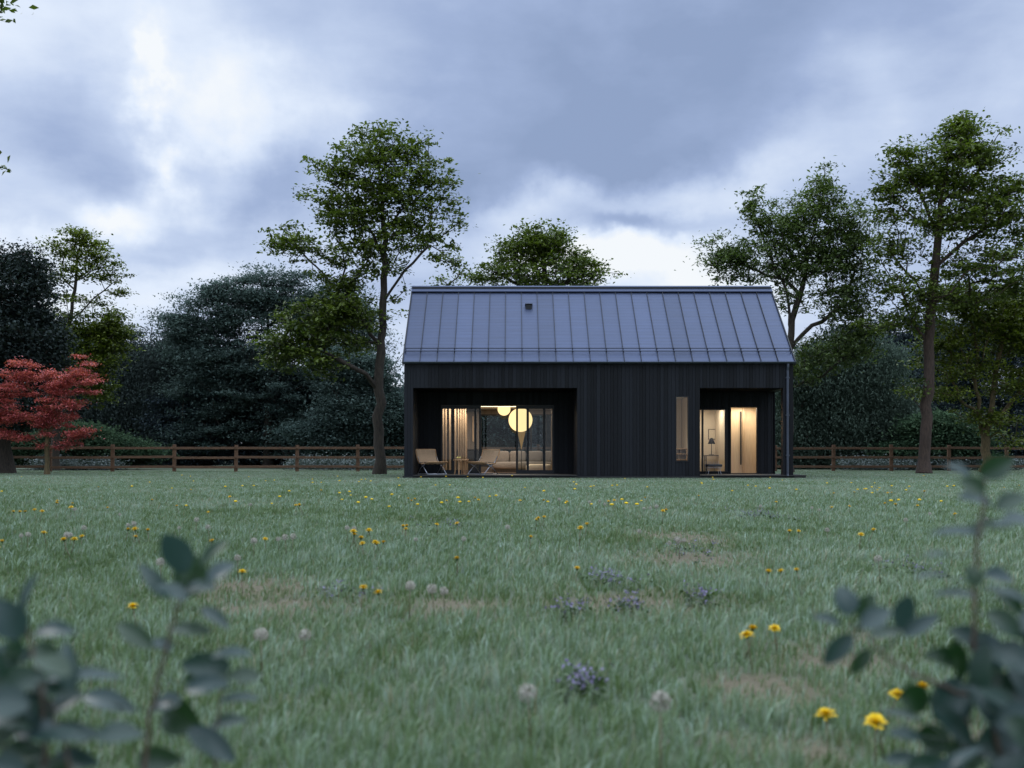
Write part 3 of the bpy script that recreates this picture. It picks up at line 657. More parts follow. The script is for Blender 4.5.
# ---------------------------------------------------------------- the black house
Y0, YB, Y1 = 34.0, 36.3, 40.4          # facade, recessed wall, rear wall
XL, XR = -3.48, 9.07
ZF, ZE = .09, 3.70
house = thing('timber_house', 'long black timber house with metal gable roof standing in the meadow', 'house', ((XL+XR)/2, (Y0+Y1)/2, 0))
hr = random.Random(5)
def clad_x(mb, x0, x1, z0, z1, y, th=.022, sgn=-1):
    """vertical boards on a wall facing -y (sgn -1) or +y"""
    x = x0
    while x < x1 - 1e-4:
        wd = min(hr.choice([.09, .10, .115, .13]), x1 - x)
        if x1 - x - wd < .05: wd = x1 - x
        d = th*hr.uniform(.7, 1.3)
        ya, yb_ = (y-d, y) if sgn < 0 else (y, y+d)
        mb.box(x+.004, x+wd-.004, ya, yb_, z0, z1, hr.random()); x += wd
def clad_y(mb, y0, y1, z0, z1, x, sgn, th=.022):
    y = y0
    while y < y1 - 1e-4:
        wd = min(hr.choice([.09, .10, .115, .13]), y1 - y)
        if y1 - y - wd < .05: wd = y1 - y
        d = th*hr.uniform(.7, 1.3)
        xa, xb = (x-d, x) if sgn < 0 else (x, x+d)
        mb.box(xa, xb, y+.004, y+wd-.004, z0, z1, hr.random()); y += wd
def wall(build, label=None, mat='clad'):
    mb = MB(); build(mb); o = part('wall', mb, M[mat], house)
    if label: o['label'] = label
    return o
T = .12
# left corner wall, runs the full depth
def f(mb):
    mb.box(XL+.03, -3.22, Y0, Y1, .06, ZE, .2); clad_x(mb, XL, -3.19, .06, ZE, Y0); clad_y(mb, Y0, YB-.03, ZF, 2.9, -3.215, 1); clad_y(mb, Y0, Y1, .06, ZE, XL+.03, -1)
wall(f)
def f(mb): mb.box(-3.215, 2.10, Y0+.002, Y0+.14, 2.904, ZE-.002, .2); clad_x(mb, -3.19, 2.10, 2.90, ZE, Y0)
wall(f)
def f(mb):   # middle wall round the narrow window
    for a, b, c, d in ((2.13,5.29,.06,ZE-.002),(5.68,6.03,.06,ZE-.002),(5.292,5.678,.06,.54),(5.292,5.678,2.61,ZE-.002)): mb.box(a, b, Y0+.003, Y0+.14, c, d, .2)
    clad_x(mb, 2.10, 5.27, .06, ZE, Y0); clad_x(mb, 5.70, 6.06, .06, ZE, Y0); clad_x(mb, 5.27, 5.70, .06, .52, Y0); clad_x(mb, 5.27, 5.70, 2.63, ZE, Y0)
    mb.box(2.13, 2.25, Y0+.14, Y1-.15, .06, 2.6, .2); mb.box(5.91, 6.03, Y0+.14, Y1-.15, .06, 2.6, .2)
    clad_y(mb, Y0+.002, YB-.03, ZF, 2.9, 2.128, -1); clad_y(mb, Y0+.002, YB-.03, ZF, 2.9, 6.032, 1)
wall(f)
def f(mb): mb.box(6.035, 8.74, Y0+.002, Y0+.14, 2.904, ZE-.002, .2); clad_x(mb, 6.06, 8.74, 2.90, ZE, Y0)
wall(f)
def f(mb): mb.box(8.77, XR-.03, Y0+.002, Y0+.30, .06, ZE-.002, .2); clad_x(mb, 8.74, XR, .06, ZE, Y0); clad_y(mb, Y0, Y0+.3, .06, ZE, XR-.03, 1); clad_y(mb, Y0, Y0+.3, .06, 2.9, 8.77, -1)
wall(f)
# recessed walls
WX0, WX1, WZ1 = -2.445, 1.446, 2.46
def f(mb):
    for a, b, c, d in ((-3.21,WX0,ZF,2.9),(WX1,2.11,ZF,2.9),(WX0,WX1,WZ1,2.9)): mb.box(a, b, YB, YB+T, c, d, .2); clad_x(mb, a, b, c, d, YB)
wall(f)
EX0, EX1 = 6.44, 7.44; DX0, DX1 = 7.52, 8.46
def f(mb):
    for a, b, c, d in ((6.04,EX0,ZF,2.9),(EX1,DX0,ZF,2.9),(DX1,9.0,ZF,2.9),(EX0,EX1,2.32,2.9),(DX0,DX1,2.40,2.9),(EX0,EX1,ZF,.15)): mb.box(a, b, YB, YB+T, c, d, .2); clad_x(mb, a, b, c, d, YB)
wall(f)
def f(mb): mb.box(8.9, XR-.03, YB+T+.002, Y1-.002, .06, ZE, .2); clad_y(mb, YB-.02, Y1, .06, ZE, XR-.03, 1); mb.box(8.80, XR-.03, Y0+.3, YB, 2.91, ZE, .2); clad_y(mb, Y0+.3, YB-.02, 2.9, ZE, XR-.03, 1)
wall(f)
# rear wall with a wide opening behind the living room
BX0, BX1, BZ0, BZ1 = -1.22, 1.55, .30, 2.30
def f(mb):
    for a, b, c, d in ((-3.21,BX0,.06,ZE),(BX1,8.89,.06,ZE),(BX0,BX1,.06,BZ0),(BX0,BX1,BZ1,ZE)): mb.box(a, b, Y1-.14, Y1, c, d, .2); clad_x(mb, a, b, c, d, Y1, sgn=1)
wall(f)
# gables
for gx_ in (XL+.03, XR-.03-.12):
    def f(mb, x=gx_):
        mb.add([(x,Y0+.01,ZE),(x,Y1-.01,ZE),(x,37.2,6.45),(x+.12,Y0+.01,ZE),(x+.12,Y1-.01,ZE),(x+.12,37.2,6.45)], [(0,1,2),(5,4,3),(0,3,4,1),(1,4,5,2),(2,5,3,0)], .3)
    wall(f)
# plinth, decks, soffits, floors, ceilings
mb = MB(); mb.box(XL-.04, XR+.03, Y0-.06, Y1+.02, -.02, .055); part('plinth', mb, M['plinth'], house)
mb = MB()
y = Y0-.10
while y < YB-.04:
    mb.box(-3.18, 2.09, y, y+.13, .058, ZF, hr.random()); y += .138
part('deck', mb, M['deckwood'], house)
mb = MB(); y = Y0-.10
while y < YB-.04:
    mb.box(6.07, 9.47 if y > Y0+.32 or y < Y0-.09 else 8.73, y, y+.13, .058, ZF, hr.random()); y += .138
mb.box(9.10, 9.46, Y0-.08, YB-.1, -.02, .056)
part('deck', mb, M['deckwood'], house)
mb = MB(); mb.box(-3.2, 2.11, Y0+.14, YB, 2.905, 2.94); mb.box(-3.185, 2.095, Y0-.018, Y0+.139, 2.886, 2.8995); part('soffit', mb, M['soffit'], house)
mb = MB(); mb.box(6.05, 8.79, Y0+.14, YB, 2.905, 2.94); mb.box(6.065, 8.735, Y0-.018, Y0+.139, 2.886, 2.8995); part('soffit', mb, M['soffit'], house)
mb = MB(); mb.box(-3.2, 2.12, YB+T, Y1-.15, .06, .088); mb.box(2.26, 5.9, Y0+.15, Y1-.15, .06, .088); mb.box(6.05, 8.88, YB+T, Y1-.15, .06, .088); part('floor', mb, M['floorin'], house)
mb = MB(); mb.box(-3.2, 2.12, YB+T+.003, Y1-.15, 2.49, 2.53); mb.box(2.26, 5.9, Y0+.15, Y1-.15, 2.7, 2.74); mb.box(6.05, 8.88, YB+T+.003, Y1-.15, 2.46, 2.50); part('ceiling', mb, M['whitein'], house)
# inner linings
mb = MB()
mb.box(2.095, 2.122, YB+T+.005, Y1-.16, .09, 2.485); mb.box(-3.205, -3.18, YB+T+.005, Y1-.16, .09, 2.485)
for a, b, c, d in ((-3.17,BX0,.09,2.485),(BX1,2.09,.09,2.485),(BX0,BX1,.09,BZ0),(BX0,BX1,BZ1,2.485)): mb.box(a, b, Y1-.175, Y1-.145, c, d)
part('lining', mb, M['brown'], house)
mb = MB()
mb.box(2.255, 2.27, Y0+.15, Y1-.16, .09, 2.69); mb.box(5.89, 5.905, Y0+.15, Y1-.16, .09, 2.69); mb.box(2.28, 5.88, 36.6, 36.64, .09, 2.69)
part('lining', mb, M['wallin'], house)
mb = MB()
mb.box(6.035, 6.05, YB+T+.005, 38.6, .09, 2.455); mb.box(8.86, 8.88, YB+T+.005, 38.6, .09, 2.455); mb.box(6.055, 8.85, 38.5, 38.54, .09, 2.455)
mb.box(7.42, 7.50, YB+T+.005, 38.49, .09, 2.455)
part('lining', mb, M['wallin'], house)

# roof
RX0, RX1, RY, RZ = -3.52, 9.12, 37.2, 6.62
EY, EZ = Y0-.06, 3.745
def roofpt(x, t, up=0, side=-1):   # t 0 eave .. 1 ridge, up = height above the sheet
    ey = EY if side < 0 else 2*RY-EY
    n = Vector((0, side*(RZ-EZ), abs(RY-EY))).normalized()
    return (x, ey+(RY-ey)*t + n.y*up, EZ+(RZ-EZ)*t + n.z*up)
rm, nt, N_, L_ = newmat('standing_seam_zinc')
o_ = N_.new('ShaderNodeOutputMaterial'); b_ = N_.new('ShaderNodeBsdfPrincipled'); L_.new(b_.outputs[0], o_.inputs[0])
b_.inputs['Metallic'].default_value = .55; b_.inputs['Roughness'].default_value = .42
t_ = N_.new('ShaderNodeTexCoord'); sp_ = N_.new('ShaderNodeSeparateXYZ'); L_.new(t_.outputs['Object'], sp_.inputs[0])
mz = N_.new('ShaderNodeMath'); mz.operation = 'MULTIPLY'; mz.inputs[1].default_value = 1/.118; L_.new(sp_.outputs[2], mz.inputs[0])
fr = N_.new('ShaderNodeMath'); fr.operation = 'FRACT'; L_.new(mz.outputs[0], fr.inputs[0])
cm = N_.new('ShaderNodeValToRGB'); L_.new(fr.outputs[0], cm.inputs[0]); cm.color_ramp.elements[0].position = 0; cm.color_ramp.elements[0].color = (.55,.55,.55,1); cm.color_ramp.elements[1].position = .14; cm.color_ramp.elements[1].color = (1,1,1,1)
mp_ = N_.new('ShaderNodeMapping'); mp_.inputs['Scale'].default_value = (.35,1,7); L_.new(t_.outputs['Object'], mp_.inputs[0])
nz = N_.new('ShaderNodeTexNoise'); nz.inputs['Scale'].default_value = 2.5; nz.inputs['Detail'].default_value = 5; L_.new(mp_.outputs[0], nz.inputs[0])
rp = N_.new('ShaderNodeValToRGB'); L_.new(nz.outputs['Fac'], rp.inputs[0]); rp.color_ramp.elements[0].position = .3; rp.color_ramp.elements[0].color = (.050,.064,.116,1); rp.color_ramp.elements[1].position = .7; rp.color_ramp.elements[1].color = (.064,.082,.150,1)
at = N_.new('ShaderNodeAttribute'); at.attribute_name = 'tint'; ta = N_.new('ShaderNodeMath'); ta.operation = 'MULTIPLY_ADD'; ta.inputs[1].default_value = .25; ta.inputs[2].default_value = .87; L_.new(at.outputs['Fac'], ta.inputs[0])
m1 = N_.new('ShaderNodeMix'); m1.data_type = 'RGBA'; m1.blend_type = 'MULTIPLY'; m1.inputs[0].default_value = .9; L_.new(rp.outputs[0], m1.inputs[6]); L_.new(cm.outputs[0], m1.inputs[7])
m2 = N_.new('ShaderNodeVectorMath'); m2.operation = 'SCALE'; L_.new(m1.outputs[2], m2.inputs[0]); L_.new(ta.outputs[0], m2.inputs['Scale']); L_.new(m2.outputs[0], b_.inputs['Base Color'])
rr_ = N_.new('ShaderNodeMapRange'); rr_.inputs[3].default_value = .34; rr_.inputs[4].default_value = .52; L_.new(nz.outputs['Fac'], rr_.inputs[0]); L_.new(rr_.outputs[0], b_.inputs['Roughness'])
bp = N_.new('ShaderNodeBump'); bp.inputs['Strength'].default_value = .35; bp.inputs['Distance'].default_value = .01; L_.new(cm.outputs[0], bp.inputs['Height']); L_.new(bp.outputs[0], b_.inputs['Normal'])
mb = MB(); NP = 23; pw = (RX1-RX0)/NP
for side in (-1, 1):
    for k in range(NP):
        a, b = RX0+k*pw, RX0+(k+1)*pw; tn = hr.random()
        v = [roofpt(a,0,0,side), roofpt(b,0,0,side), roofpt(b,1,0,side), roofpt(a,1,0,side), roofpt(a,0,-.10,side), roofpt(b,0,-.10,side), roofpt(b,1,-.10,side), roofpt(a,1,-.10,side)]
        mb.add(v, [(0,1,2,3),(7,6,5,4),(0,4,5,1),(1,5,6,2),(2,6,7,3),(3,7,4,0)], tn)
roof = part('roof', mb, rm, house)
seam = principled('seam_metal', (.012,.015,.024), .5, spec=.3, col2=(.020,.024,.036), nscale=3)
mb = MB()
for side in (-1, 1):
    for k in range(NP+1):
        x = RX0+k*pw; x = min(max(x, RX0+.012), RX1-.012)
        w_ = .008
        v = [roofpt(x+i*w_, t, u, side) for t in (-.003, .985) for i, u in ((-1,.001),(1,.001),(1,.046),(-1,.046))]
        mb.add(v, [(0,1,2,3),(7,6,5,4),(0,4,5,1),(1,5,6,2),(2,6,7,3),(3,7,4,0)])
part('seam_strips', mb, seam, roof)
for x in (RX0, RX1):      # verge trims
    for side in (-1, 1):
        mb = MB()
        v = [roofpt(x+i*.02, t, u, side) for t in (-.004, 1) for i, u in ((-1,-.16),(1,-.16),(1,.03),(-1,.03))]
        mb.add(v, [(0,1,2,3),(7,6,5,4),(0,4,5,1),(1,5,6,2),(2,6,7,3),(3,7,4,0)])
        part('verge_trim', mb, M['black'], roof)
mb = MB()
prof = [roofpt(0, .935, .075, -1), roofpt(0, 1, .085, -1), roofpt(0, .935, .075, 1)]
prof = [(q[1], q[2]) for q in prof]; prof[1] = (RY, prof[1][1]+.03)
v = [(x, q[0], q[1]+dz_) for x in (RX0-.01, RX1+.01) for dz_ in (0, -.03) for q in prof]
mb.add(v, [(0,1,7,6),(1,2,8,7),(3,9,10,4),(4,10,11,5),(0,6,9,3),(2,5,11,8),(0,3,4,1),(1,4,5,2),(6,7,10,9),(7,8,11,10)], .6)
part('ridge_cap', mb, rm, roof)
mb = MB()
for side in (-1, 1):
    v = [roofpt(x, t, u, side) for x in (RX0+.01, RX1-.01) for t, u in ((.935,.002),(.995,.002),(.995,.048),(.935,.048))]
    mb.add(v, [(0,1,2,3),(7,6,5,4),(0,4,5,1),(1,5,6,2),(2,6,7,3),(3,7,4,0)])
mb.box(RX0+.011, RX1-.011, RY-.16, RY+.16, RZ-.10, RZ+.03)
part('ridge_shadow_gap', mb, M['black'], roof)  # black filler: shadow gap under the ridge cap put in as colour
for t in (.105, .140):
    mb = MB(); a = roofpt(RX0+.05, t, .085); b = roofpt(RX1-.05, t, .085); mb.tube([a, b], .013, 8)
    for k in range(NP+1):
        x = min(max(RX0+k*pw, RX0+.06), RX1-.06); mb.bar(roofpt(x, t, .0), roofpt(x, t, .09), .02, .03)
    part('snow_guard', mb, seam, roof)
mb = MB(); x = (529-HX)*35.8/FPX*1.0
tv = .72; a = roofpt(x, tv)
mb.box(x-.10, x+.10, a[1]-.09, a[1]+.12, a[2]-.08, a[2]+.10); mb.box(x-.13, x+.13, a[1]-.12, a[1]+.13, a[2]+.10, a[2]+.125)
part('roof_vent', mb, M['black'], roof, bevel=.008)
mb = MB()   # half round gutter
pr = []
for k in range(9):
    an = math.pi*k/8; pr.append((EY-.065-.06*math.cos(an), EZ-.015-.06*math.sin(an)))
v = [(x, q[0], q[1]) for x in (RX0, RX1) for q in pr]
mb.add(v, [(k, k+1, 9+k+1, 9+k) for k in range(8)] + [tuple(range(9)), tuple(range(17, 8, -1))])
mb.tube([(RX0, pr[0][0], pr[0][1]), (RX1, pr[0][0], pr[0][1])], .008, 6)
part('gutter', mb, M['steel'], roof, smooth=False)
mb = MB(); dx = (787-HX)/31.0
mb.tube([(dx, EY-.065, EZ-.07), (dx, EY-.06, EZ-.16), (dx, Y0-.075, 3.45), (dx, Y0-.075, .10), (dx, Y0-.11, .05)], .042, 12)
for zz in (.7, 2.0, 3.2): mb.box(dx-.055, dx+.055, Y0-.125, Y0-.02, zz, zz+.04)
part('downpipe', mb, M['steel'], house, smooth=False)

# windows ------------------------------------------------------------
def framebox(mb, x0, x1, z0, z1, y0, y1, w, wt=None, wb=None):
    wt = wt or w; wb = wb or w
    mb.box(x0, x0+w, y0, y1, z0, z1); mb.box(x1-w, x1, y0, y1, z0, z1)
    mb.box(x0+w, x1-w, y0+.001, y1-.001, z1-wt, z1); mb.box(x0+w, x1-w, y0+.001, y1-.001, z0, z0+wb)
def X_(px): return (px-HX)/29.04
sw = part('sliding_window', (lambda m: (framebox(m, WX0+.001, WX1-.001, ZF, WZ1-.001, YB+.01, YB+.11, .03, .012), m)[1])(MB()), M['black'], house)
leafs = [(441.5,453.5,.035,.05,0),(451.5,476.5,.085,.06,.03),(474.3,481,.07,.07,0),(516,529,.07,.07,0),(526.5,545.5,.085,.085,.03),(543,553.3,.08,.03,0)]
for a, b, wl, wr, dy in leafs:
    m = MB(); x0, x1 = X_(a), X_(b); yy = YB+.035+dy
    m.box(x0, x0+wl, yy, yy+.035, ZF+.03, WZ1-.015); m.box(x1-wr, x1, yy, yy+.035, ZF+.03, WZ1-.015)
    m.box(x0+wl, x1-wr, yy+.001, yy+.034, WZ1-.13, WZ1-.015); m.box(x0+wl, x1-wr, yy+.001, yy+.034, ZF+.03, ZF+.13)
    fr_ = part('sash', m, M['black'], sw)
    m = MB(); m.box(x0+wl, x1-wr, yy+.014, yy+.020, ZF+.13, WZ1-.13); part('pane', m, M['glass'], sw)
nw = part('window', (lambda m: (framebox(m, 5.272, 5.698, .522, 2.628, Y0-.035, Y0+.06, .028), m)[1])(MB()), M['black'], house); nw['label'] = 'narrow tall window with dim warm room behind'
m = MB(); m.box(5.30, 5.67, Y0+.02, Y0+.026, .55, 2.60); part('pane', m, M['glassr'], nw)
ew = part('window', (lambda m: (framebox(m, EX0+.001, EX1-.001, .151, 2.319, YB+.01, YB+.10, .03), m.box(6.54, 6.60, YB+.012, YB+.098, .18, 2.29), m.box(7.34, 7.40, YB+.012, YB+.098, .18, 2.29), m)[3])(MB()), M['black'], house); ew['label'] = 'tall glazed window beside the entrance door'
m = MB(); m.box(6.47, 7.41, YB+.05, YB+.056, .18, 2.29); part('pane', m, M['glassr'], ew)
bw = part('window', (lambda m: (framebox(m, BX0+.001, BX1-.001, BZ0+.001, BZ1-.001, Y1-.13, Y1-.03, .05), m.box(.70, .76, Y1-.128, Y1-.032, BZ0+.05, BZ1-.05), m)[2])(MB()), M['black'], house); bw['label'] = 'wide rear window of the living room'
m = MB(); m.box(BX0+.05, BX1-.05, Y1-.085, Y1-.079, BZ0+.05, BZ1-.05); part('pane', m, M['glass'], bw)
# entrance: frame, half-open pale door leaf with a long black bar handle
m = MB(); framebox(m, DX0+.001, DX1-.001, ZF, 2.399, YB+.0, YB+.13, .025); part('door_frame', m, M['black'], house)
m = MB(); m.box(7.45, 8.11, YB+.80, YB+.85, .10, 2.42)
door = part('door', m, M['wooddoor'], house, bevel=.004); door['label'] = 'pale wooden entrance door with long black bar handle'
m = MB(); m.box(8.02, 8.065, YB+.73, YB+.76, .40, 2.27); m.box(8.03, 8.055, YB+.76, YB+.80, .5, .54); m.box(8.03, 8.055, YB+.76, YB+.80, 2.08, 2.12); part('handle', m, M['black'], door)
m = MB(); m.box(8.112, 8.175, YB+.76, YB+.88, .09, 2.45); part('door_jamb', m, M['wood'], house)
m = MB()
for k in range(4): m.box(8.18+k*.17, 8.18+k*.17+.169, YB+.90, YB+.93, .09, 2.45, hr.random())
part('hall_panelling', m, M['wooddoor'], house)
# slatted screen of pale wood inside the living room
m = MB()
for px, w_ in ((443.4,.06),(446.2,.05),(450,.06),(455.5,.06),(458.6,.05),(461,.045),(463.2,.045),(465.4,.05)):
    x = (px-HX)/28.4; m.box(x-w_/2, x+w_/2, 37.05, 37.15, .09, 2.485)
m.box((459-HX)/28.4, (467-HX)/28.4, 37.18, 37.2, .09, 2.2)
part('slat_screen', m, M['wood'], house, bevel=.004)
m = MB(); m.box((552.0-HX)/28.4-.03, (552.0-HX)/28.4+.03, 36.95, 37.05, .09, 2.485); part('wooden_post', m, M['wood'], house, bevel=.004)
# kitchen cabinets seen past the screen
kc = thing('kitchen_cabinet', 'brown cabinet with dark base seen left inside the living room', 'cabinet', (-1.55, 39.9, .09))
m = MB(); m.box(-2.1, -1.24, 39.55, 40.2, .95, 2.35); m.box(-1.9, -1.86, 39.53, 39.55, 1.0, 2.3); part('upper_cabinet', m, M['brown'], kc, bevel=.01)
m = MB(); m.box(-2.1, -1.24, 39.45, 40.2, .09, .90); part('base_cabinet', m, M['black'], kc, bevel=.01)
for xx in (-1.72, -1.46):
    m = MB(); m.box(xx-.02, xx+.02, 39.50, 39.545, 1.25, 2.2); part('glazing_bar', m, M['wood'], kc)

# living room things ---------------------------------------------------
sofa = thing('sofa', 'low taupe sofa with square cushions in the living room', 'sofa', (.45, 39.3, .09))
m = MB(); m.cushion(-.75, 1.66, 38.95, 39.7, .22, .50); part('seat', m, M['sofa'], sofa, smooth=True)
for a, b in ((-.72,-.10),(-.09,.53),(.54,1.16),(1.17,1.64)):
    m = MB(); m.cushion(a, b, 39.42, 39.66, .46, .90); part('back_cushion', m, M['sofa'], sofa, smooth=True)
m = MB(); m.box(-.78, 1.68, 39.66, 39.76, .2, .80); part('backrest', m, M['sofa'], sofa, bevel=.03)
for x in (-.65, 1.55):
    for yy in (39.02, 39.66): m = MB(); m.tube([(x, yy, .09), (x, yy, .23)], .02, 8); part('leg', m, M['black'], sofa)
ot = thing('ottoman', 'round cream ottoman low in front of the sofa', 'ottoman', (.95, 37.7, .09))
m = MB(); m.cushion(.50, 1.42, 37.4, 38.1, .12, .42); part('cushion', m, M['cream'], ot, smooth=True)
for a in range(4):
    m = MB(); x, yy = .95+.3*math.cos(a*1.57+.78), 37.75+.22*math.sin(a*1.57+.78); m.tube([(x, yy, .088), (x, yy, .16)], .02, 8); part('leg', m, M['wood'], ot)
c = P(520.5, 420, 38.0)
gl = thing('globe_lamp', 'large glowing paper globe pendant in the living room', 'lamp', c)
m = MB(); m.sphere(c, .43, 32, 20); part('shade', m, M['globe'], gl, smooth=True)
m = MB(); m.tube([(c[0], c[1], c[2]+.43), (c[0], c[1], 2.49)], .006, 6); part('cord', m, M['black'], gl)
c2_ = P(504, 409.2, 38.6)
g2 = thing('globe_lamp', 'smaller glowing paper globe pendant left of the large one', 'lamp', c2_)
m = MB(); m.sphere(c2_, .235, 28, 16); part('shade', m, M['globe'], g2, smooth=True)
c3 = P(522, 449, 38.5)
cl_ = thing('cone_reflection', 'glowing upturned cone added for a glass reflection right below the large globe', 'lamp', (c3[0], 38.5, .09))  # cone and stand made up for a reflection in the window glass
m = MB(); m.lathe([(.012, .95), (.035,1.1), (.15,1.60), (.14,1.60), (.035,1.11), (.01,.96)], c3[0]-.02, 38.5, 24); part('shade', m, M['cone'], cl_, smooth=True)
m = MB(); m.tube([(c3[0]-.02, 38.5, .10), (c3[0]-.02, 38.5, .98)], .012, 8); m.lathe([(.0,.115),(.14,.11),(.15,.09)], c3[0]-.02, 38.5, 20); part('stand', m, M['black'], cl_)
for i_, (x, yy, zc, nm, lb) in enumerate([(-.3, 37.3, 2.488, 'added_ceiling_light', 'slim added ceiling light just inside the open sliding window'), (8.1, 36.75, 2.458, 'added_ceiling_light', 'added ceiling light in the entrance hall behind the pale door'), (6.9, 37.6, 2.458, 'added_ceiling_light', 'added ceiling light in the room behind the entrance window')]):  # fixtures added to light the rooms and brighten the ceiling strip
    t_l = thing(nm, lb, 'lamp', (x, yy, zc)); m = MB(); m.box(x-.85 if i_ == 0 else x-.15, x+.95 if i_ == 0 else x+.15, yy-.06, yy+.06, zc-.03, zc-.002); part('housing', m, M['whitein'], t_l, bevel=.004)
    m = MB(); m.box(x-.83 if i_ == 0 else x-.13, x+.93 if i_ == 0 else x+.13, yy-.045, yy+.045, zc-.036, zc-.031); part('diffuser', m, M['down'], t_l)
def alight(name, loc, sx, sy, e, col=(1,.70,.40)):
    l = bpy.data.lights.new(name, 'AREA'); l.shape = 'RECTANGLE'; l.size = sx; l.size_y = sy; l.energy = e; l.color = col
    o = bpy.data.objects.new(name, l); C.objects.link(o); o.location = loc; return o
def plight(name, loc, r, e, col=(1,.70,.40)):
    l = bpy.data.lights.new(name, 'POINT'); l.shadow_soft_size = r; l.energy = e; l.color = col
    o = bpy.data.objects.new(name, l); C.objects.link(o); o.location = loc; return o
alight('living_fill', (-.25, 37.3, 2.44), 1.6, .1, 34, (1,.86,.68))  # added area light to brighten the living room
alight('room_fill', (-.3, 38.0, 2.47), 1.8, .7, 44, (1,.87,.72)); alight('screen_fill', (-1.75, 36.72, 2.46), 1.5, .15, 34, (1,.88,.74)); alight('sofa_fill', (.5, 38.9, 2.47), 1.6, .4, 26, (1,.88,.74))  # added ceiling fills for room, slats and sofa, no fixture of their own
alight('hall_fill', (8.1, 36.62, 2.41), .8, .3, 26, (1,.90,.74))  # added fill placed to brighten the door leaf
alight('entry_fill', (6.9, 37.3, 2.41), .6, .6, 26, (1,.88,.70))  # added fill for the room behind the entrance window
plight('bed_fill', (4.9, 34.9, 1.0), 0, 18, (1,.84,.66))  # added point light brightening the bedroom, no fixture there

# bedside shelf behind the narrow window
sh = thing('wooden_shelf', 'low wooden shelf with books behind the narrow window', 'shelf', (5.4, 35.3, .09))
m = MB(); m.box(5.05, 5.86, 35.15, 35.5, .93, .96); m.box(5.081, 5.829, 35.16, 35.46, .76, .785); m.box(5.081, 5.829, 35.16, 35.46, .58, .605); m.box(5.05, 5.86, 35.15, 35.5, .09, .13); m.box(5.05, 5.08, 35.151, 35.499, .131, .929); m.box(5.831, 5.86, 35.151, 35.499, .131, .929); m.box(5.081, 5.829, 35.47, 35.499, .131, .929)
part('carcass', m, M['wood'], sh)
for bx_, bz_, bh_ in ((5.34,.605,.13),(5.39,.605,.11),(5.56,.605,.14),(5.36,.785,.10),(5.50,.785,.12),(5.62,.785,.11)):
    bk_ = MB(); bk_.box(bx_, bx_+.035, 35.2, 35.38, bz_+.001, bz_+bh_); tag(part('book', bk_, M['brown'], None, bevel=.003), 'small dark book standing on the wooden shelf behind the narrow window', 'book', 'dark books on the shelf behind the narrow window')
# hall things
fp = thing('framed_picture', 'small framed picture on the wall behind the entrance window', 'picture', (6.98, 38.48, 1.5))
def FX(px, Y): return (px-HX)*Y/FPX
xa, xb = FX(708.2, 38.48), FX(715.8, 38.48); za, zb = P(0,439.5,38.48)[2], P(0,429,38.48)[2]
m = MB(); framebox(m, xa, xb, za, zb, 38.46, 38.498, .025); part('frame', m, M['brown'], fp)
m = MB(); m.box(xa+.025, xb-.025, 38.475, 38.49, za+.025, zb-.025); m.box(xa+.09, xb-.09, 38.470, 38.474, za+.1, zb-.12, .9); part('print', m, M['cream'], fp)
tb = thing('console_table', 'dark narrow console table behind the entrance window', 'table', (FX(713,38), 38.0, .09))
xt = FX(713, 38)
m = MB(); m.box(xt-.30, xt+.34, 37.85, 38.2, .70, .74); part('tabletop', m, M['brown'], tb, bevel=.005)
for sx in (-.27, .30):
    for yy in (37.88, 38.16): m = MB(); m.bar((xt+sx, yy, .09), (xt+sx, yy, .70), .03, .03); part('leg', m, M['black'], tb)
lp = thing('table_lamp', 'black table lamp with cone shade on the console table', 'lamp', (FX(711.5,38), 38.0, .74)); xl = FX(711.5, 38)
m = MB(); m.lathe([(.035, 1.36), (.14,1.14), (.13,1.14), (.03,1.35)], xl, 38.0, 20); part('lamp_shade', m, M['black'], lp, smooth=True)
m = MB(); m.lathe([(.0,.77),(.10,.76),(.10,.742)], xl, 38.0, 20); m.tube([(xl,38,.75),(xl,38,1.3)], .014, 8); part('stand', m, M['black'], lp)

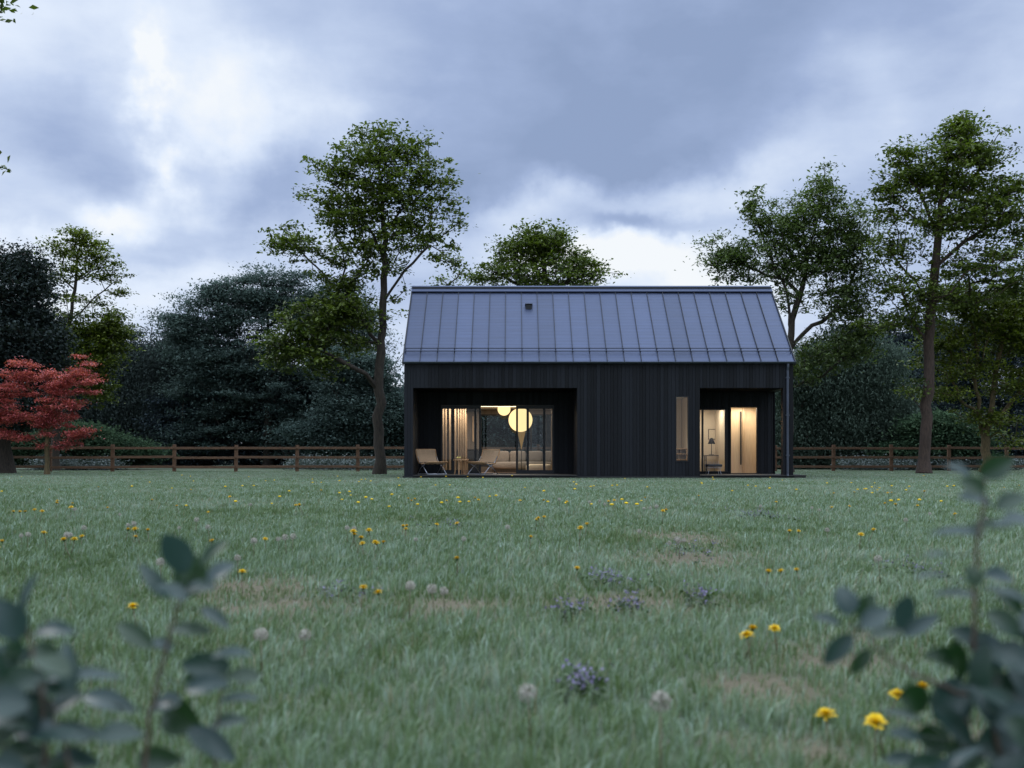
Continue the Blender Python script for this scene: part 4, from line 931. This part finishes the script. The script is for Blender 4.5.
# ---------------------------------------------------------------- deck furniture
def lounge_chair(name, label, loc, rz, W=.62, seat='cane', frame='chrome'):
    """faces local +x; local origin on the deck under the seat centre"""
    t = thing(name, label, 'chair', loc, rz, 'folding lounge chairs on the deck')
    # side X legs
    for s in (-1, 1):
        y = s*W/2
        m = MB(); m.tube([(-.34, y, .02), (-.10, y, .24), (.26, y, .40)], .012, 8); part('leg', m, M[frame], t, local=True, smooth=True)
        m = MB(); m.tube([(.30, y*.96, .02), (.05, y*.96, .24), (-.22, y*.96, .40), (-.36, y*.96, .60)], .012, 8); part('leg', m, M[frame], t, local=True, smooth=True)
    for x in (-.34, .30):
        m = MB(); m.tube([(x, -W/2, .02), (x, W/2, .02)], .012, 8); part('stretcher', m, M[frame], t, local=True)
    # seat: curved woven sheet with wooden rails
    def sheet(pts, w, th):
        m = MB(); P_ = [Vector((x, 0, z)) for x, z in pts]; nst = 13
        for i in range(nst):
            def at_(u):
                q = u*(len(P_)-1); k = min(int(q), len(P_)-2); return P_[k].lerp(P_[k+1], q-k)
            c0, c1 = at_((i+.14)/nst), at_((i+.80)/nst); n_ = (c1-c0).cross(Vector((0,1,0))).normalized()*th*.5
            v = [Vector((c.x, y, c.z))+n_*sg for sg in (1, -1) for c, y in ((c0,-w/2),(c1,-w/2),(c1,w/2),(c0,w/2))]
            m.add(v, [(0,1,2,3),(7,6,5,4),(0,4,5,1),(1,5,6,2),(2,6,7,3),(3,7,4,0)])
        for y in (-w*.27, 0, w*.27):
            m.tube([(p.x, y, p.z-th*.9) for p in P_], .008, 6)
        return m
    sp = [(.36-.62*k/8, .415-.045*math.sin(math.pi*k/8)-.03*k/8) for k in range(9)]
    part('seat', sheet(sp, W-.05, .018), M[seat], t, local=True, smooth=False)
    bpz = [(-.27-.03*math.sin(math.pi*k/8)-.20*k/8, .41+.42*k/8) for k in range(9)]
    m = sheet([(x, z) for x, z in bpz], W-.05, .02); part('backrest', m, M[seat], t, local=True)
    m = MB()
    for s in (-1, 1):
        m.tube([(x, s*W/2, z+.0) for x, z in bpz], .017, 8)
    m.tube([(bpz[-1][0], -W/2, bpz[-1][1]), (bpz[-1][0], W/2, bpz[-1][1])], .017, 8)
    part('back_frame', m, M['chairwood'], t, local=True, smooth=True)
    m = MB()
    for s in (-1, 1): m.tube([(x, s*W/2, z) for x, z in sp], .017, 8)
    m.tube([(sp[0][0], -W/2, sp[0][1]), (sp[0][0], W/2, sp[0][1])], .017, 8)
    part('seat_frame', m, M['chairwood'], t, local=True, smooth=True)
    return t
YC = 34.75; sC = FPX/YC
lounge_chair('lounge_chair', 'woven folding lounge chair left of the small table, facing right', ((432.5-HX)/sC, YC, ZF), R(-56), .74)
lounge_chair('lounge_chair', 'woven folding lounge chair right of the small table, facing left', ((482-HX)/sC, YC, ZF), R(180+50), .74)
st_ = thing('side_table', 'small pale wood table between the two woven chairs', 'table', ((459.5-HX)/sC, YC-.1, ZF)); tx, ty = (459.5-HX)/sC, YC-.1
m = MB(); m.lathe([(.0,.50+.09),(.20,.50+.09),(.205,.49+.09),(.20,.465+.09),(.0,.465+.09)], tx, ty, 28); part('tabletop', m, M['chairwood'], st_)
for k in range(3):
    a = k*2.094+.5; m = MB(); m.tube([(tx+.11*math.cos(a), ty+.11*math.sin(a), .56), (tx+.19*math.cos(a), ty+.19*math.sin(a), .09)], [.024,.018], 8); part('leg', m, M['chairwood'], st_)
stl = thing('stool', 'small solid wooden stool tucked by the small table', 'stool', ((464.5-HX)/sC, YC+.2, ZF)); ux, uy = (464.5-HX)/sC, YC+.2
m = MB(); m.lathe([(.0,.60),(.13,.60),(.135,.585),(.13,.56),(.0,.56)], ux, uy, 24); part('seat', m, M['chairwood'], stl)
for k in range(4):
    a = k*1.571+.4; m = MB(); m.tube([(ux+.08*math.cos(a), uy+.08*math.sin(a), .565), (ux+.11*math.cos(a), uy+.11*math.sin(a), .09)], .022, 8); part('leg', m, M['chairwood'], stl)
bw_ = thing('fruit_bowl', 'small pale bowl of fruit on the wooden table', 'bowl', (tx-.03, ty, .592))
m = MB(); m.lathe([(.0,.594),(.06,.594),(.12,.635),(.125,.637),(.118,.63),(.055,.602),(.0,.602)], tx-.03, ty, 24); part('bowl', m, M['cream'], bw_, smooth=True)
yl = principled('lemon_skin', (.62,.48,.10), .5, col2=(.7,.56,.16), nscale=40)
for k in range(3): m = MB(); m.sphere((tx-.03+.05*math.cos(k*2.1), ty+.05*math.sin(k*2.1), .645), .036, 12, 8); part('lemon', m, yl, bw_, smooth=True)
# dark wire lounger on the entrance porch
wr = principled('dark_cushion', (.03,.036,.045), .8, col2=(.05,.06,.07), nscale=20)
M['darkfab'] = wr
bk = thing('wire_chair', 'low dark wire chair with cushion on the entrance porch', 'chair', (FX(713.5,35.6), 35.6, ZF)); bx, by = FX(713.5,35.6), 35.6
m = MB(); m.cushion(bx-.26, bx+.27, by-.25, by+.2, .34, .43); part('cushion', m, wr, bk, smooth=True)
m = MB()
for k in range(9):
    q = -.24+.06*k
    m.tube([(bx+q, by-.26, .33), (bx+q, by+.0, .28), (bx+q, by+.24, .34), (bx+q*.95, by+.32, .52)], .006, 5)
for q in (-.26,-.13,0,.13,.24): m.tube([(bx-.25, by+q, .31), (bx+.25, by+q, .31)], .006, 5)
part('wire_shell', m, M['chrome'], bk)
for sx in (-.22,.22):
    for sy in (-.2,.22):
        m = MB(); m.tube([(bx+sx*.8, by+sy*.8, .30), (bx+sx, by+sy, .09)], .010, 6); part('leg', m, M['chrome'], bk)

# ---------------------------------------------------------------- dandelions
yel = principled('dandelion_petal', (.68,.43,.006), .6, col2=(.82,.58,.015), tint=True, spec=.2)
grn = principled('dandelion_stem', (.10,.11,.05), .6, col2=(.18,.13,.08), nscale=20)
grn2 = principled('dandelion_sepal', (.05,.09,.03), .6, col2=(.07,.12,.04), nscale=20)
clk = principled('seed_fluff', (.36,.33,.28), .9, col2=(.52,.48,.42), tint=True, spec=.1)
def petals(rad, rows, seed, H):
    rs = np.random.default_rng(seed); mb = MB()
    for r_i, (n, el, ln) in enumerate(rows):
        for k in range(n):
            a = 2*math.pi*(k+rs.random()*.7)/n; e = el + rs.normal()*.10; l = ln*rad*(.85+.3*rs.random()); wd = rad*.11
            d = np.array([math.cos(a)*math.cos(e), math.sin(a)*math.cos(e), math.sin(e)]); s_ = np.array([-math.sin(a), math.cos(a), 0])
            b = np.array([0, 0, H]) + d*rad*.05; m = b + d*l*.55 + np.array([0,0,.03*rad]); t = b + d*l - np.array([0,0,.10*rad*math.cos(e)])
            mb.add([b-s_*wd*.4, b+s_*wd*.4, m+s_*wd, t+s_*wd*.7, t-s_*wd*.7, m-s_*wd], [(0,1,2,5),(5,2,3,4)], rs.random())
    return mb
def make_dandelion(seed, H, rad):
    t = thing('dandelion', '', 'flower', (0,0,-5), 0, None)
    b = petals(rad, [(24,.20,1),(22,.52,.94),(18,.82,.84),(13,1.12,.70),(8,1.42,.56)], seed, H); bl = part('bloom', b, yel, t, local=True)
    m = MB(); bx_ = .012*math.sin(seed); m.tube([(bx_*2, bx_, 0), (bx_, 0, H*.5), (0, 0, H-.004)], [.0024,.002,.0018], 6); part('stem', m, grn, t, local=True, smooth=True)
    m = MB(); m.lathe([(.002,H-.010),(rad*.30,H-.005),(rad*.36,H+.001)], 0, 0, 10); part('calyx', m, grn2, t, local=True, smooth=True)
    return t
def make_clock(seed, H, rad):
    t = thing('dandelion_clock', '', 'seed head', (0,0,-5), 0, None); rs = np.random.default_rng(seed)
    mb = MB(); c = np.array([0,0,H])
    for k in range(100):
        u = rs.normal(size=3); u /= np.linalg.norm(u)
        if u[2] < -.75: continue
        x = np.cross(u, [0.3,.5,.8]); x /= np.linalg.norm(x); y = np.cross(u, x); tp = c + u*rad*(.80+.1*rs.random())
        wq = .0005
        mb.add([c+u*rad*.12-x*wq, c+u*rad*.12+x*wq, tp+x*wq, tp-x*wq], [(0,1,2,3)], .2)
        for j in range(6):
            a = j*1.047+rs.random(); e = tp + u*rad*.13 + (x*math.cos(a)+y*math.sin(a))*rad*.20
            pz = np.cross(e-tp, u); pz /= np.linalg.norm(pz)+1e-9
            mb.add([tp-pz*wq, tp+pz*wq, e+pz*wq*1.6, e-pz*wq*1.6], [(0,1,2,3)], rs.random())
    mb.sphere((0,0,H), rad*.14, 8, 6, t=.1)
    part('seed_head', mb, clk, t, local=True)
    m = MB(); q = .012*math.sin(seed*3); m.tube([(q*2, q, 0), (q, 0, H*.5), (0, 0, H-.002)], [.0024,.002,.0018], 6); part('stem', m, grn, t, local=True, smooth=True)
    return t
HD = [.105, .09, .12]; prot = [make_dandelion(k+1, HD[k], [.020,.017,.022][k]) for k in range(3)]
HC = [.14, .12, .20]; protc = [make_clock(k+1, HC[k], [.022,.019,.021][k]) for k in range(3)]
near = [(832,716,'large yellow dandelion low on the bright side of the right shrub',2),(874,722,'yellow dandelion half hidden among the leaves of the right shrub',2),(880,718,'yellow dandelion touching its neighbour beside the right shrub',0),
        (891,693,'yellow dandelion just above the pair beside the right shrub',0),(913,687,'yellow dandelion between the stems of the right shrub',0),(748,629,'leftmost of the three yellow dandelions at middle right',0),(754,635,'lowest of the three yellow dandelions at middle right',2),
        (773,627,'rightmost of the three yellow dandelions at middle right',0),(137,607,'yellow dandelion alone above the left shrub leaves',2),(241,572,'yellow dandelion right of the left shrub tip',0),
        (364,588,'left one of two yellow dandelions in the grass at middle left',0),(382,593,'right one of two yellow dandelions in the grass at middle left',0),(577,569,'single yellow dandelion in the middle of the meadow',0),
        (768,572,'yellow dandelion left of two at right of the meadow middle',0),(800,570,'yellow dandelion right of two at right of the meadow middle',1),(784,571,'faint small dandelion between two brighter ones',1),(209,512,'yellow dandelion far left standing highest in its small patch',1)]
for px, py, lb, v in near:
    Hh = HD[v]; Y = GY(py, Hh); dup(prot[v], ((px-HX)*Y/FPX, Y, 0), random.random()*6, 1, lb, 'yellow dandelions dotted over the meadow', (random.uniform(-.15,.3), random.uniform(-.2,.2)))
mid = [(20,512),(26,512),(42,512),(72,538),(84,536),(68,541),(4,540),(2,547),(44,534),(128,530),(138,531),(148,530),(132,537),(72,508),(70,503),(108,507),(15,512),(55,503),(60,500),(37,509),(296,506),(302,506),(300,506),(213,541),(264,538),
       (352,536),(357,538),(370,532),(384,541),(365,543),(377,542),(380,544),(354,533),(402,527),(407,526),(405,529),(435,524),(460,524),(535,519),(543,517),(540,518),(459,559),(528,537),(583,529),(588,525),(447,500),(478,500),(520,500),(415,499),
       (406,499),(410,500),(475,498),(542,501),(566,501),(608,502),(614,501),(646,497),(663,509),(661,511),(699,496),(776,502),(790,531),(797,530),(835,494),(853,492),(893,492),(888,492),(866,489),(925,492),(872,530),(860,534),(848,506),(833,507),
       (887,504),(898,505),(916,506),(957,513),(1017,485),(50,489),(98,487),(190,490),(230,497),(320,490),(150,500),(178,506),(1003,487)]
lb_far = 'small yellow dandelion in the farther part of the meadow'
rs = random.Random(12)
for px, py in mid:
    v = rs.choice([0,1,1]); Y = GY(py, HD[v]*1.22); dup(prot[v], ((px-HX)*Y/FPX, Y, 0), rs.random()*6, rs.uniform(1.1,1.35), lb_far, 'small far yellow dandelions', (rs.uniform(-.15,.3), rs.uniform(-.2,.2)))
simple = MB(); simple.sphere((0,0,.075), .023, 8, 5, (1,1,.5)); sm = bpy.data.meshes.new('dandelion'); sm.from_pydata(simple.v, [], simple.f); sm.materials.append(yel)
sa = sm.attributes.new('tint', 'FLOAT', 'POINT'); sa.data.foreach_set('value', [.5]*len(sm.vertices))
cnt = 0
while cnt < 105:
    py = 474.5 + 30*rs.random()**1.6; Y = GY(py, .09); px = rs.random()*1060-18; X = (px-HX)*Y/FPX
    if vn(np.array([X]), np.array([Y]), .22, 4)[0] < .38 + .2*rs.random(): continue
    if Y > 47.3 or (Y > 33.7 and -3.8 < X < 9.6): continue
    o = bpy.data.objects.new('dandelion', sm); C.objects.link(o); o.location = (X, Y, 0); o.scale = (rs.uniform(.8,1.2),)*3
    tag(o, 'tiny yellow dandelion near the house and the fence', 'flower', 'tiny distant yellow dandelions'); cnt += 1
nearc = [(658,703,'pale seed head on a bent stem at the bottom centre',2),(531,692,'pale seed head left of the bottom centre one',0),(263,635,'pale dandelion clock right of the left shrub',0),(303,635,'pale dandelion clock, right of two near the left shrub',1),
         (410,586,'pale dandelion clock above the bare patch at left of centre',0),(435,589,'left one of a close pair of dandelion clocks',0),(443,591,'right one of a close pair of dandelion clocks',1),(163,562,'pale dandelion clock half behind the left shrub tip',0),
         (238,558,'pale dandelion clock in the grass above the left shrub',1),(880,559,'pale dandelion clock left of the tall right stem',0),(828,530,'pale dandelion clock in the far grass at right',1)]
for px, py, lb, v in nearc:
    Y = GY(py, HC[v]); dup(protc[v], ((px-HX)*Y/FPX, Y, 0), random.random()*6, 1, lb, 'pale dandelion clocks in the meadow', (random.uniform(-.1,.1), random.uniform(-.1,.1)))
midc = [(22,533),(28,533),(66,532),(70,534),(85,529),(65,536),(128,524),(133,525),(196,520),(279,537),(286,538),(292,537),(254,541),(209,526),(347,528),(353,527),(250,505),(180,525),(590,503),(600,500),(604,503),(643,506),(651,508),(658,508),
        (670,540),(676,538),(684,538),(680,541),(508,526),(638,528),(760,507),(812,507),(820,508),(907,519),(416,536),(462,535),(560,500),(120,512),(75,508),(930,512),(985,520)]
for px, py in midc:
    v = rs.choice([0,1]); Y = GY(py, HC[v]); dup(protc[v], ((px-HX)*Y/FPX, Y, 0), rs.random()*6, rs.uniform(.8,1.1), 'small pale dandelion clock in the farther part of the meadow', 'small far dandelion clocks', (rs.uniform(-.1,.1), rs.uniform(-.1,.1)))
for t in prot + protc:
    for c_ in list(t.children): bpy.data.objects.remove(c_)
    bpy.data.objects.remove(t)

# purple ground ivy (stuff)
def ivy():
    rs = np.random.default_rng(9); pts = []
    for px, py, rw, rd, n in [(585,682,24,.05,60),(572,609,20,.08,45),(628,602,18,.08,60),(700,597,18,.08,50),(610,578,40,.2,70),(330,590,30,.15,30),(690,548,30,.3,50),(745,512,30,.5,70),(770,516,26,.4,60),(450,522,40,.5,60),(920,570,30,.2,40)]:
        Y = GY(py, .05); X = (px-HX)*Y/FPX; u = rs.normal(size=(n,2))*.5
        pts.append(np.stack([X+u[:,0]*rw*Y/FPX, Y+u[:,1]*rd*1.6, .035+.055*rs.random(n)], 1))
    A = np.concatenate(pts)
    V, F, T = leaves(A[::3], np.full(len(A[::3]), .5), .012, (.018,.018,.012), 6, rs, .9, 0, .3, .8)
    m = leafmat('ivy_flower', (.10,.08,.17), (.25,.21,.38), trans=.2)
    tag(part('purple_wildflowers', np_mesh('purple_wildflowers', V, F, T), m), 'low patches of purple wildflowers in the grass', 'wildflowers', kind='stuff')
    B = A[::3].copy(); B[:,2] *= .6
    V, F, T = leaves(B, np.full(len(B), .4), .022, (.03,.03,.008), 5, rs, .5, 0, .3, .8)
    tag(part('ground_ivy_leaves', np_mesh('ground_ivy_leaves', V, F, T), leafmat('ivy_leaf', (.03,.055,.025), (.09,.13,.055))), 'dark low leaves around the purple wildflowers', 'ground cover', kind='stuff')
ivy()

# ---------------------------------------------------------------- foreground shrubs
shm, nt, N_, L_ = newmat('glossy_shrub_leaf')
o_ = N_.new('ShaderNodeOutputMaterial'); b_ = N_.new('ShaderNodeBsdfPrincipled'); tr_ = N_.new('ShaderNodeBsdfTranslucent'); ms = N_.new('ShaderNodeMixShader'); ms.inputs[0].default_value = .34
at = N_.new('ShaderNodeAttribute'); at.attribute_name = 'tint'
rp = N_.new('ShaderNodeValToRGB'); L_.new(at.outputs['Fac'], rp.inputs[0]); rp.color_ramp.elements[0].color = (.013,.048,.009,1); rp.color_ramp.elements[1].color = (.028,.062,.062,1)  # bluish end of the ramp puts leaf sheen into the colour
L_.new(rp.outputs[0], b_.inputs['Base Color']); L_.new(rp.outputs[0], tr_.inputs[0]); b_.inputs['Roughness'].default_value = .36; b_.inputs['Specular IOR Level'].default_value = .75
L_.new(b_.outputs[0], ms.inputs[1]); L_.new(tr_.outputs[0], ms.inputs[2]); L_.new(ms.outputs[0], o_.inputs[0])
def oval_leaf(mb, base, axis, side, length, width, tint, curl=.12):
    nrm_ = np.cross(axis, side); n = 9; v = []; f = []
    for i in range(n):
        t = i/(n-1); wd = width*.5*math.sin(math.pi*(.04+.94*t)**.85)**.75
        c_ = base + axis*length*t + nrm_*length*curl*(math.sin(math.pi*t)*.6 - t*t*.5)
        for k in (-1, -.5, 0, .5, 1): v.append(c_ + side*wd*k + nrm_*wd*(abs(k)**1.5)*.30)
    for i in range(n-1):
        for k in range(4): a = i*5+k; f.append((a, a+1, a+6, a+5))
    mb.add(v, f, tint)
def shrub(label, Y, stems, lvs, seed, rnd=()):
    """stems: lists of (px,py,dy,r mm); lvs: (px,py of leaf centre, length px, width px, angle deg, tilt 0..1 edge-on, tint)"""
    rs = np.random.default_rng(seed); s = FPX/Y
    g = stems[0][0]; base = P(g[0], g[1], Y); base[2] = 0
    root = thing('leafy_shrub', label, 'shrub', base)
    sp = []
    for st in stems:
        pts = [P(q[0], q[1], Y+q[2]) for q in st]
        if st is stems[0] or st[0][1] > 760: pts = [np.array([pts[0][0], pts[0][1], -.01])] + pts[0:]
        m = MB(); n = len(pts); dense = []
        for a, b in zip(pts[:-1], pts[1:]):
            for j in range(6): dense.append(a+(b-a)*j/6 + rs.normal(size=3)*.0012)
        dense.append(pts[-1]); k = len(dense); m.tube(dense, [st[0][3]*.001*(1-.55*i/(k-1)) for i in range(k)], 8)
        part('stem', m, M['stem'], root, smooth=True); sp += dense
    sp = np.array(sp); m = MB(); pet = MB()
    L0 = list(lvs)
    for (x0, x1, y0, y1, n) in rnd:
        for _ in range(n):
            L0.append((x0+(x1-x0)*rs.random(), y0+(y1-y0)*rs.random(), 45+25*rs.random(), 24+12*rs.random(), rs.random()*360, rs.random(), rs.random(), rs.normal()*.06))
    for q in L0:
        px, py, ln, wd, ang, tilt, tint = q[:7]; dy = q[7] if len(q) > 7 else rs.normal()*.03
        a = math.radians(ang); sg = FPX/(Y+dy); ln *= .92/sg; wd *= .86/sg
        ax = np.array([math.cos(a), rs.normal()*.25, math.sin(a)]); ax /= np.linalg.norm(ax)
        pl = np.array([-math.sin(a), 0, math.cos(a)]);
        if pl[2] < 0: pl = -pl
        th = tilt*math.pi/2*.92
        sd_ = pl*math.cos(th) + np.array([0,1,0])*math.sin(th); sd_ -= ax*sd_.dot(ax); sd_ /= np.linalg.norm(sd_)
        if np.cross(ax, sd_)[2] < 0: sd_ = -sd_
        c_ = P(px, py, Y+dy); b = c_ - ax*ln*.5
        oval_leaf(m, b, ax, sd_, ln, wd, tint, .10)
        j = int(np.argmin(np.linalg.norm(sp-b, axis=1))); 
        if np.linalg.norm(sp[j]-b) > .002: pet.tube([sp[j], (sp[j]+b)/2 - np.array([0,0,.002]), b+ax*.002], .0009, 5)
    m.add(pet.v, pet.f, .3); part('foliage', m, shm, root, smooth=True)
    return root
# left shrub: (px,py,len,wid,angle,tilt,tint)
shrub('leafy shrub stem with oval leaves in the left foreground', 1.16,
      [[(140,800,0,3.2),(150,720,0,2.6),(160,670,0,2.2),(172,625,0,2),(184,590,0,1.6)],[(214,800,.02,2.4),(215,735,.02,2),(222,690,.02,1.6)]],
      [(175,553,50,36,112,.05,.75),(190,573,50,40,100,.25,.0),(214,553,40,22,42,.5,.1),(152,580,46,20,128,.45,.65),(172,592,36,22,155,.6,.8),(199,590,42,24,12,.7,.7),(222,572,34,26,35,.5,.9),(215,618,40,18,-30,.6,.75),
       (134,635,54,24,152,.35,.0),(190,631,46,20,175,.6,.1),(205,665,56,30,178,.2,.5),(206,673,50,30,-165,.1,.1),(243,677,36,22,175,.55,.15),(208,686,50,26,10,.5,.8),(232,655,50,20,8,.75,.8),(240,700,46,20,6,.8,.7),
       (110,703,70,26,-8,.55,.8),(182,718,48,44,-20,.1,.0),(212,745,62,30,-32,.45,.8),(160,760,56,30,5,.3,.05),(165,705,40,30,190,.7,.85),(160,645,30,18,160,.7,.8),(230,723,40,22,10,.7,.5)], 41)
shrub('lower bushier shrub with oval leaves at the bottom left corner', 1.02,
      [[(45,800,0,3.4),(45,720,0,2.8),(35,660,0,2.2),(24,620,0,1.8)],[(5,800,.03,3),(2,730,.03,2.4),(-5,660,.03,2)],[(78,800,0,2.6),(60,735,0,2),(50,700,0,1.6)]],
      [(30,595,52,24,75,.5,.7),(8,618,50,40,120,.3,.8),(55,632,56,26,5,.65,.8),(48,655,38,26,-30,.3,.1),(10,655,46,30,170,.5,.75),(20,682,60,38,15,.35,.35),(85,678,80,24,3,.75,.85),(55,690,50,30,-5,.6,.4),
       (35,712,50,40,-60,.4,.75),(5,705,50,40,175,.5,.7),(70,735,80,28,4,.6,.75),(3,728,36,40,80,.05,.0),(22,755,56,34,10,.5,.2),(75,762,60,30,3,.5,.7),(120,735,50,30,0,.6,.6),(5,770,50,36,170,.4,.7),(45,775,60,40,20,.4,.1)], 43, rnd=[(-40,80,650,790,12)])
shrub('tall leafy shrub with many oval leaves in the right foreground', 1.12,
      [[(1008,800,0,3.6),(994,720,0,3),(975,650,0,2.6),(973,590,0,2.3),(980,530,0,1.9),(986,480,0,1.5)],[(960,790,.0,3.2),(968,730,0,2.6),(975,690,0,2.2)],[(975,700,0,2.4),(918,676,0,2),(885,655,0,1.7),(858,628,0,1.4)],[(1030,780,.03,3),(1025,700,.03,2.6),(1016,640,.03,2)]],
      [(997,467,38,28,28,.1,.12),(972,486,30,24,150,.15,.05),(958,470,30,16,155,.5,.85),(975,500,46,24,170,.65,.85),(1012,502,34,24,25,.5,.2),(1018,520,40,22,10,.7,.85),(990,527,46,14,5,.6,.1),(956,534,56,18,178,.75,.9),(1012,524,40,16,4,.8,.9),
       (938,556,40,12,175,.85,.8),(930,577,40,14,178,.85,.8),(1000,577,52,22,-8,.55,.75),(972,576,24,26,100,.2,.05),(955,595,50,16,176,.7,.7),(1010,603,44,20,-45,.3,.2),(1012,600,30,26,-60,.3,.05),
       (844,600,34,30,100,.1,.8),(866,605,30,22,58,.2,.05),(876,618,40,26,28,.4,.85),(905,612,42,26,82,.15,.75),(826,620,36,16,165,.6,.7),(888,633,40,18,10,.6,.3),(838,650,46,24,-130,.35,.65),(922,625,44,20,32,.4,.8),(860,662,34,18,-125,.2,.1),
       (945,658,46,26,170,.35,.1),(990,650,60,36,-5,.5,.75),(1005,625,46,30,-35,.3,.2),(968,640,50,34,150,.5,.6),(1015,660,50,40,-20,.4,.7),(950,700,56,48,60,.15,.65),(915,698,40,34,-10,.1,.05),(985,680,50,30,20,.2,.05),(1012,690,50,34,-25,.3,.3),
       (1000,742,66,50,10,.2,.6),(935,740,46,34,-20,.25,.05),(904,735,36,18,170,.5,.8),(965,755,50,40,30,.3,.1),(900,715,40,14,170,.7,.5),(1020,720,50,40,10,.4,.8),(905,760,44,20,5,.6,.7),(1015,765,50,40,0,.2,.1),(930,768,50,34,10,.3,.4)],
      45, rnd=[(940,1060,660,800,28),(1015,1060,560,680,6)])
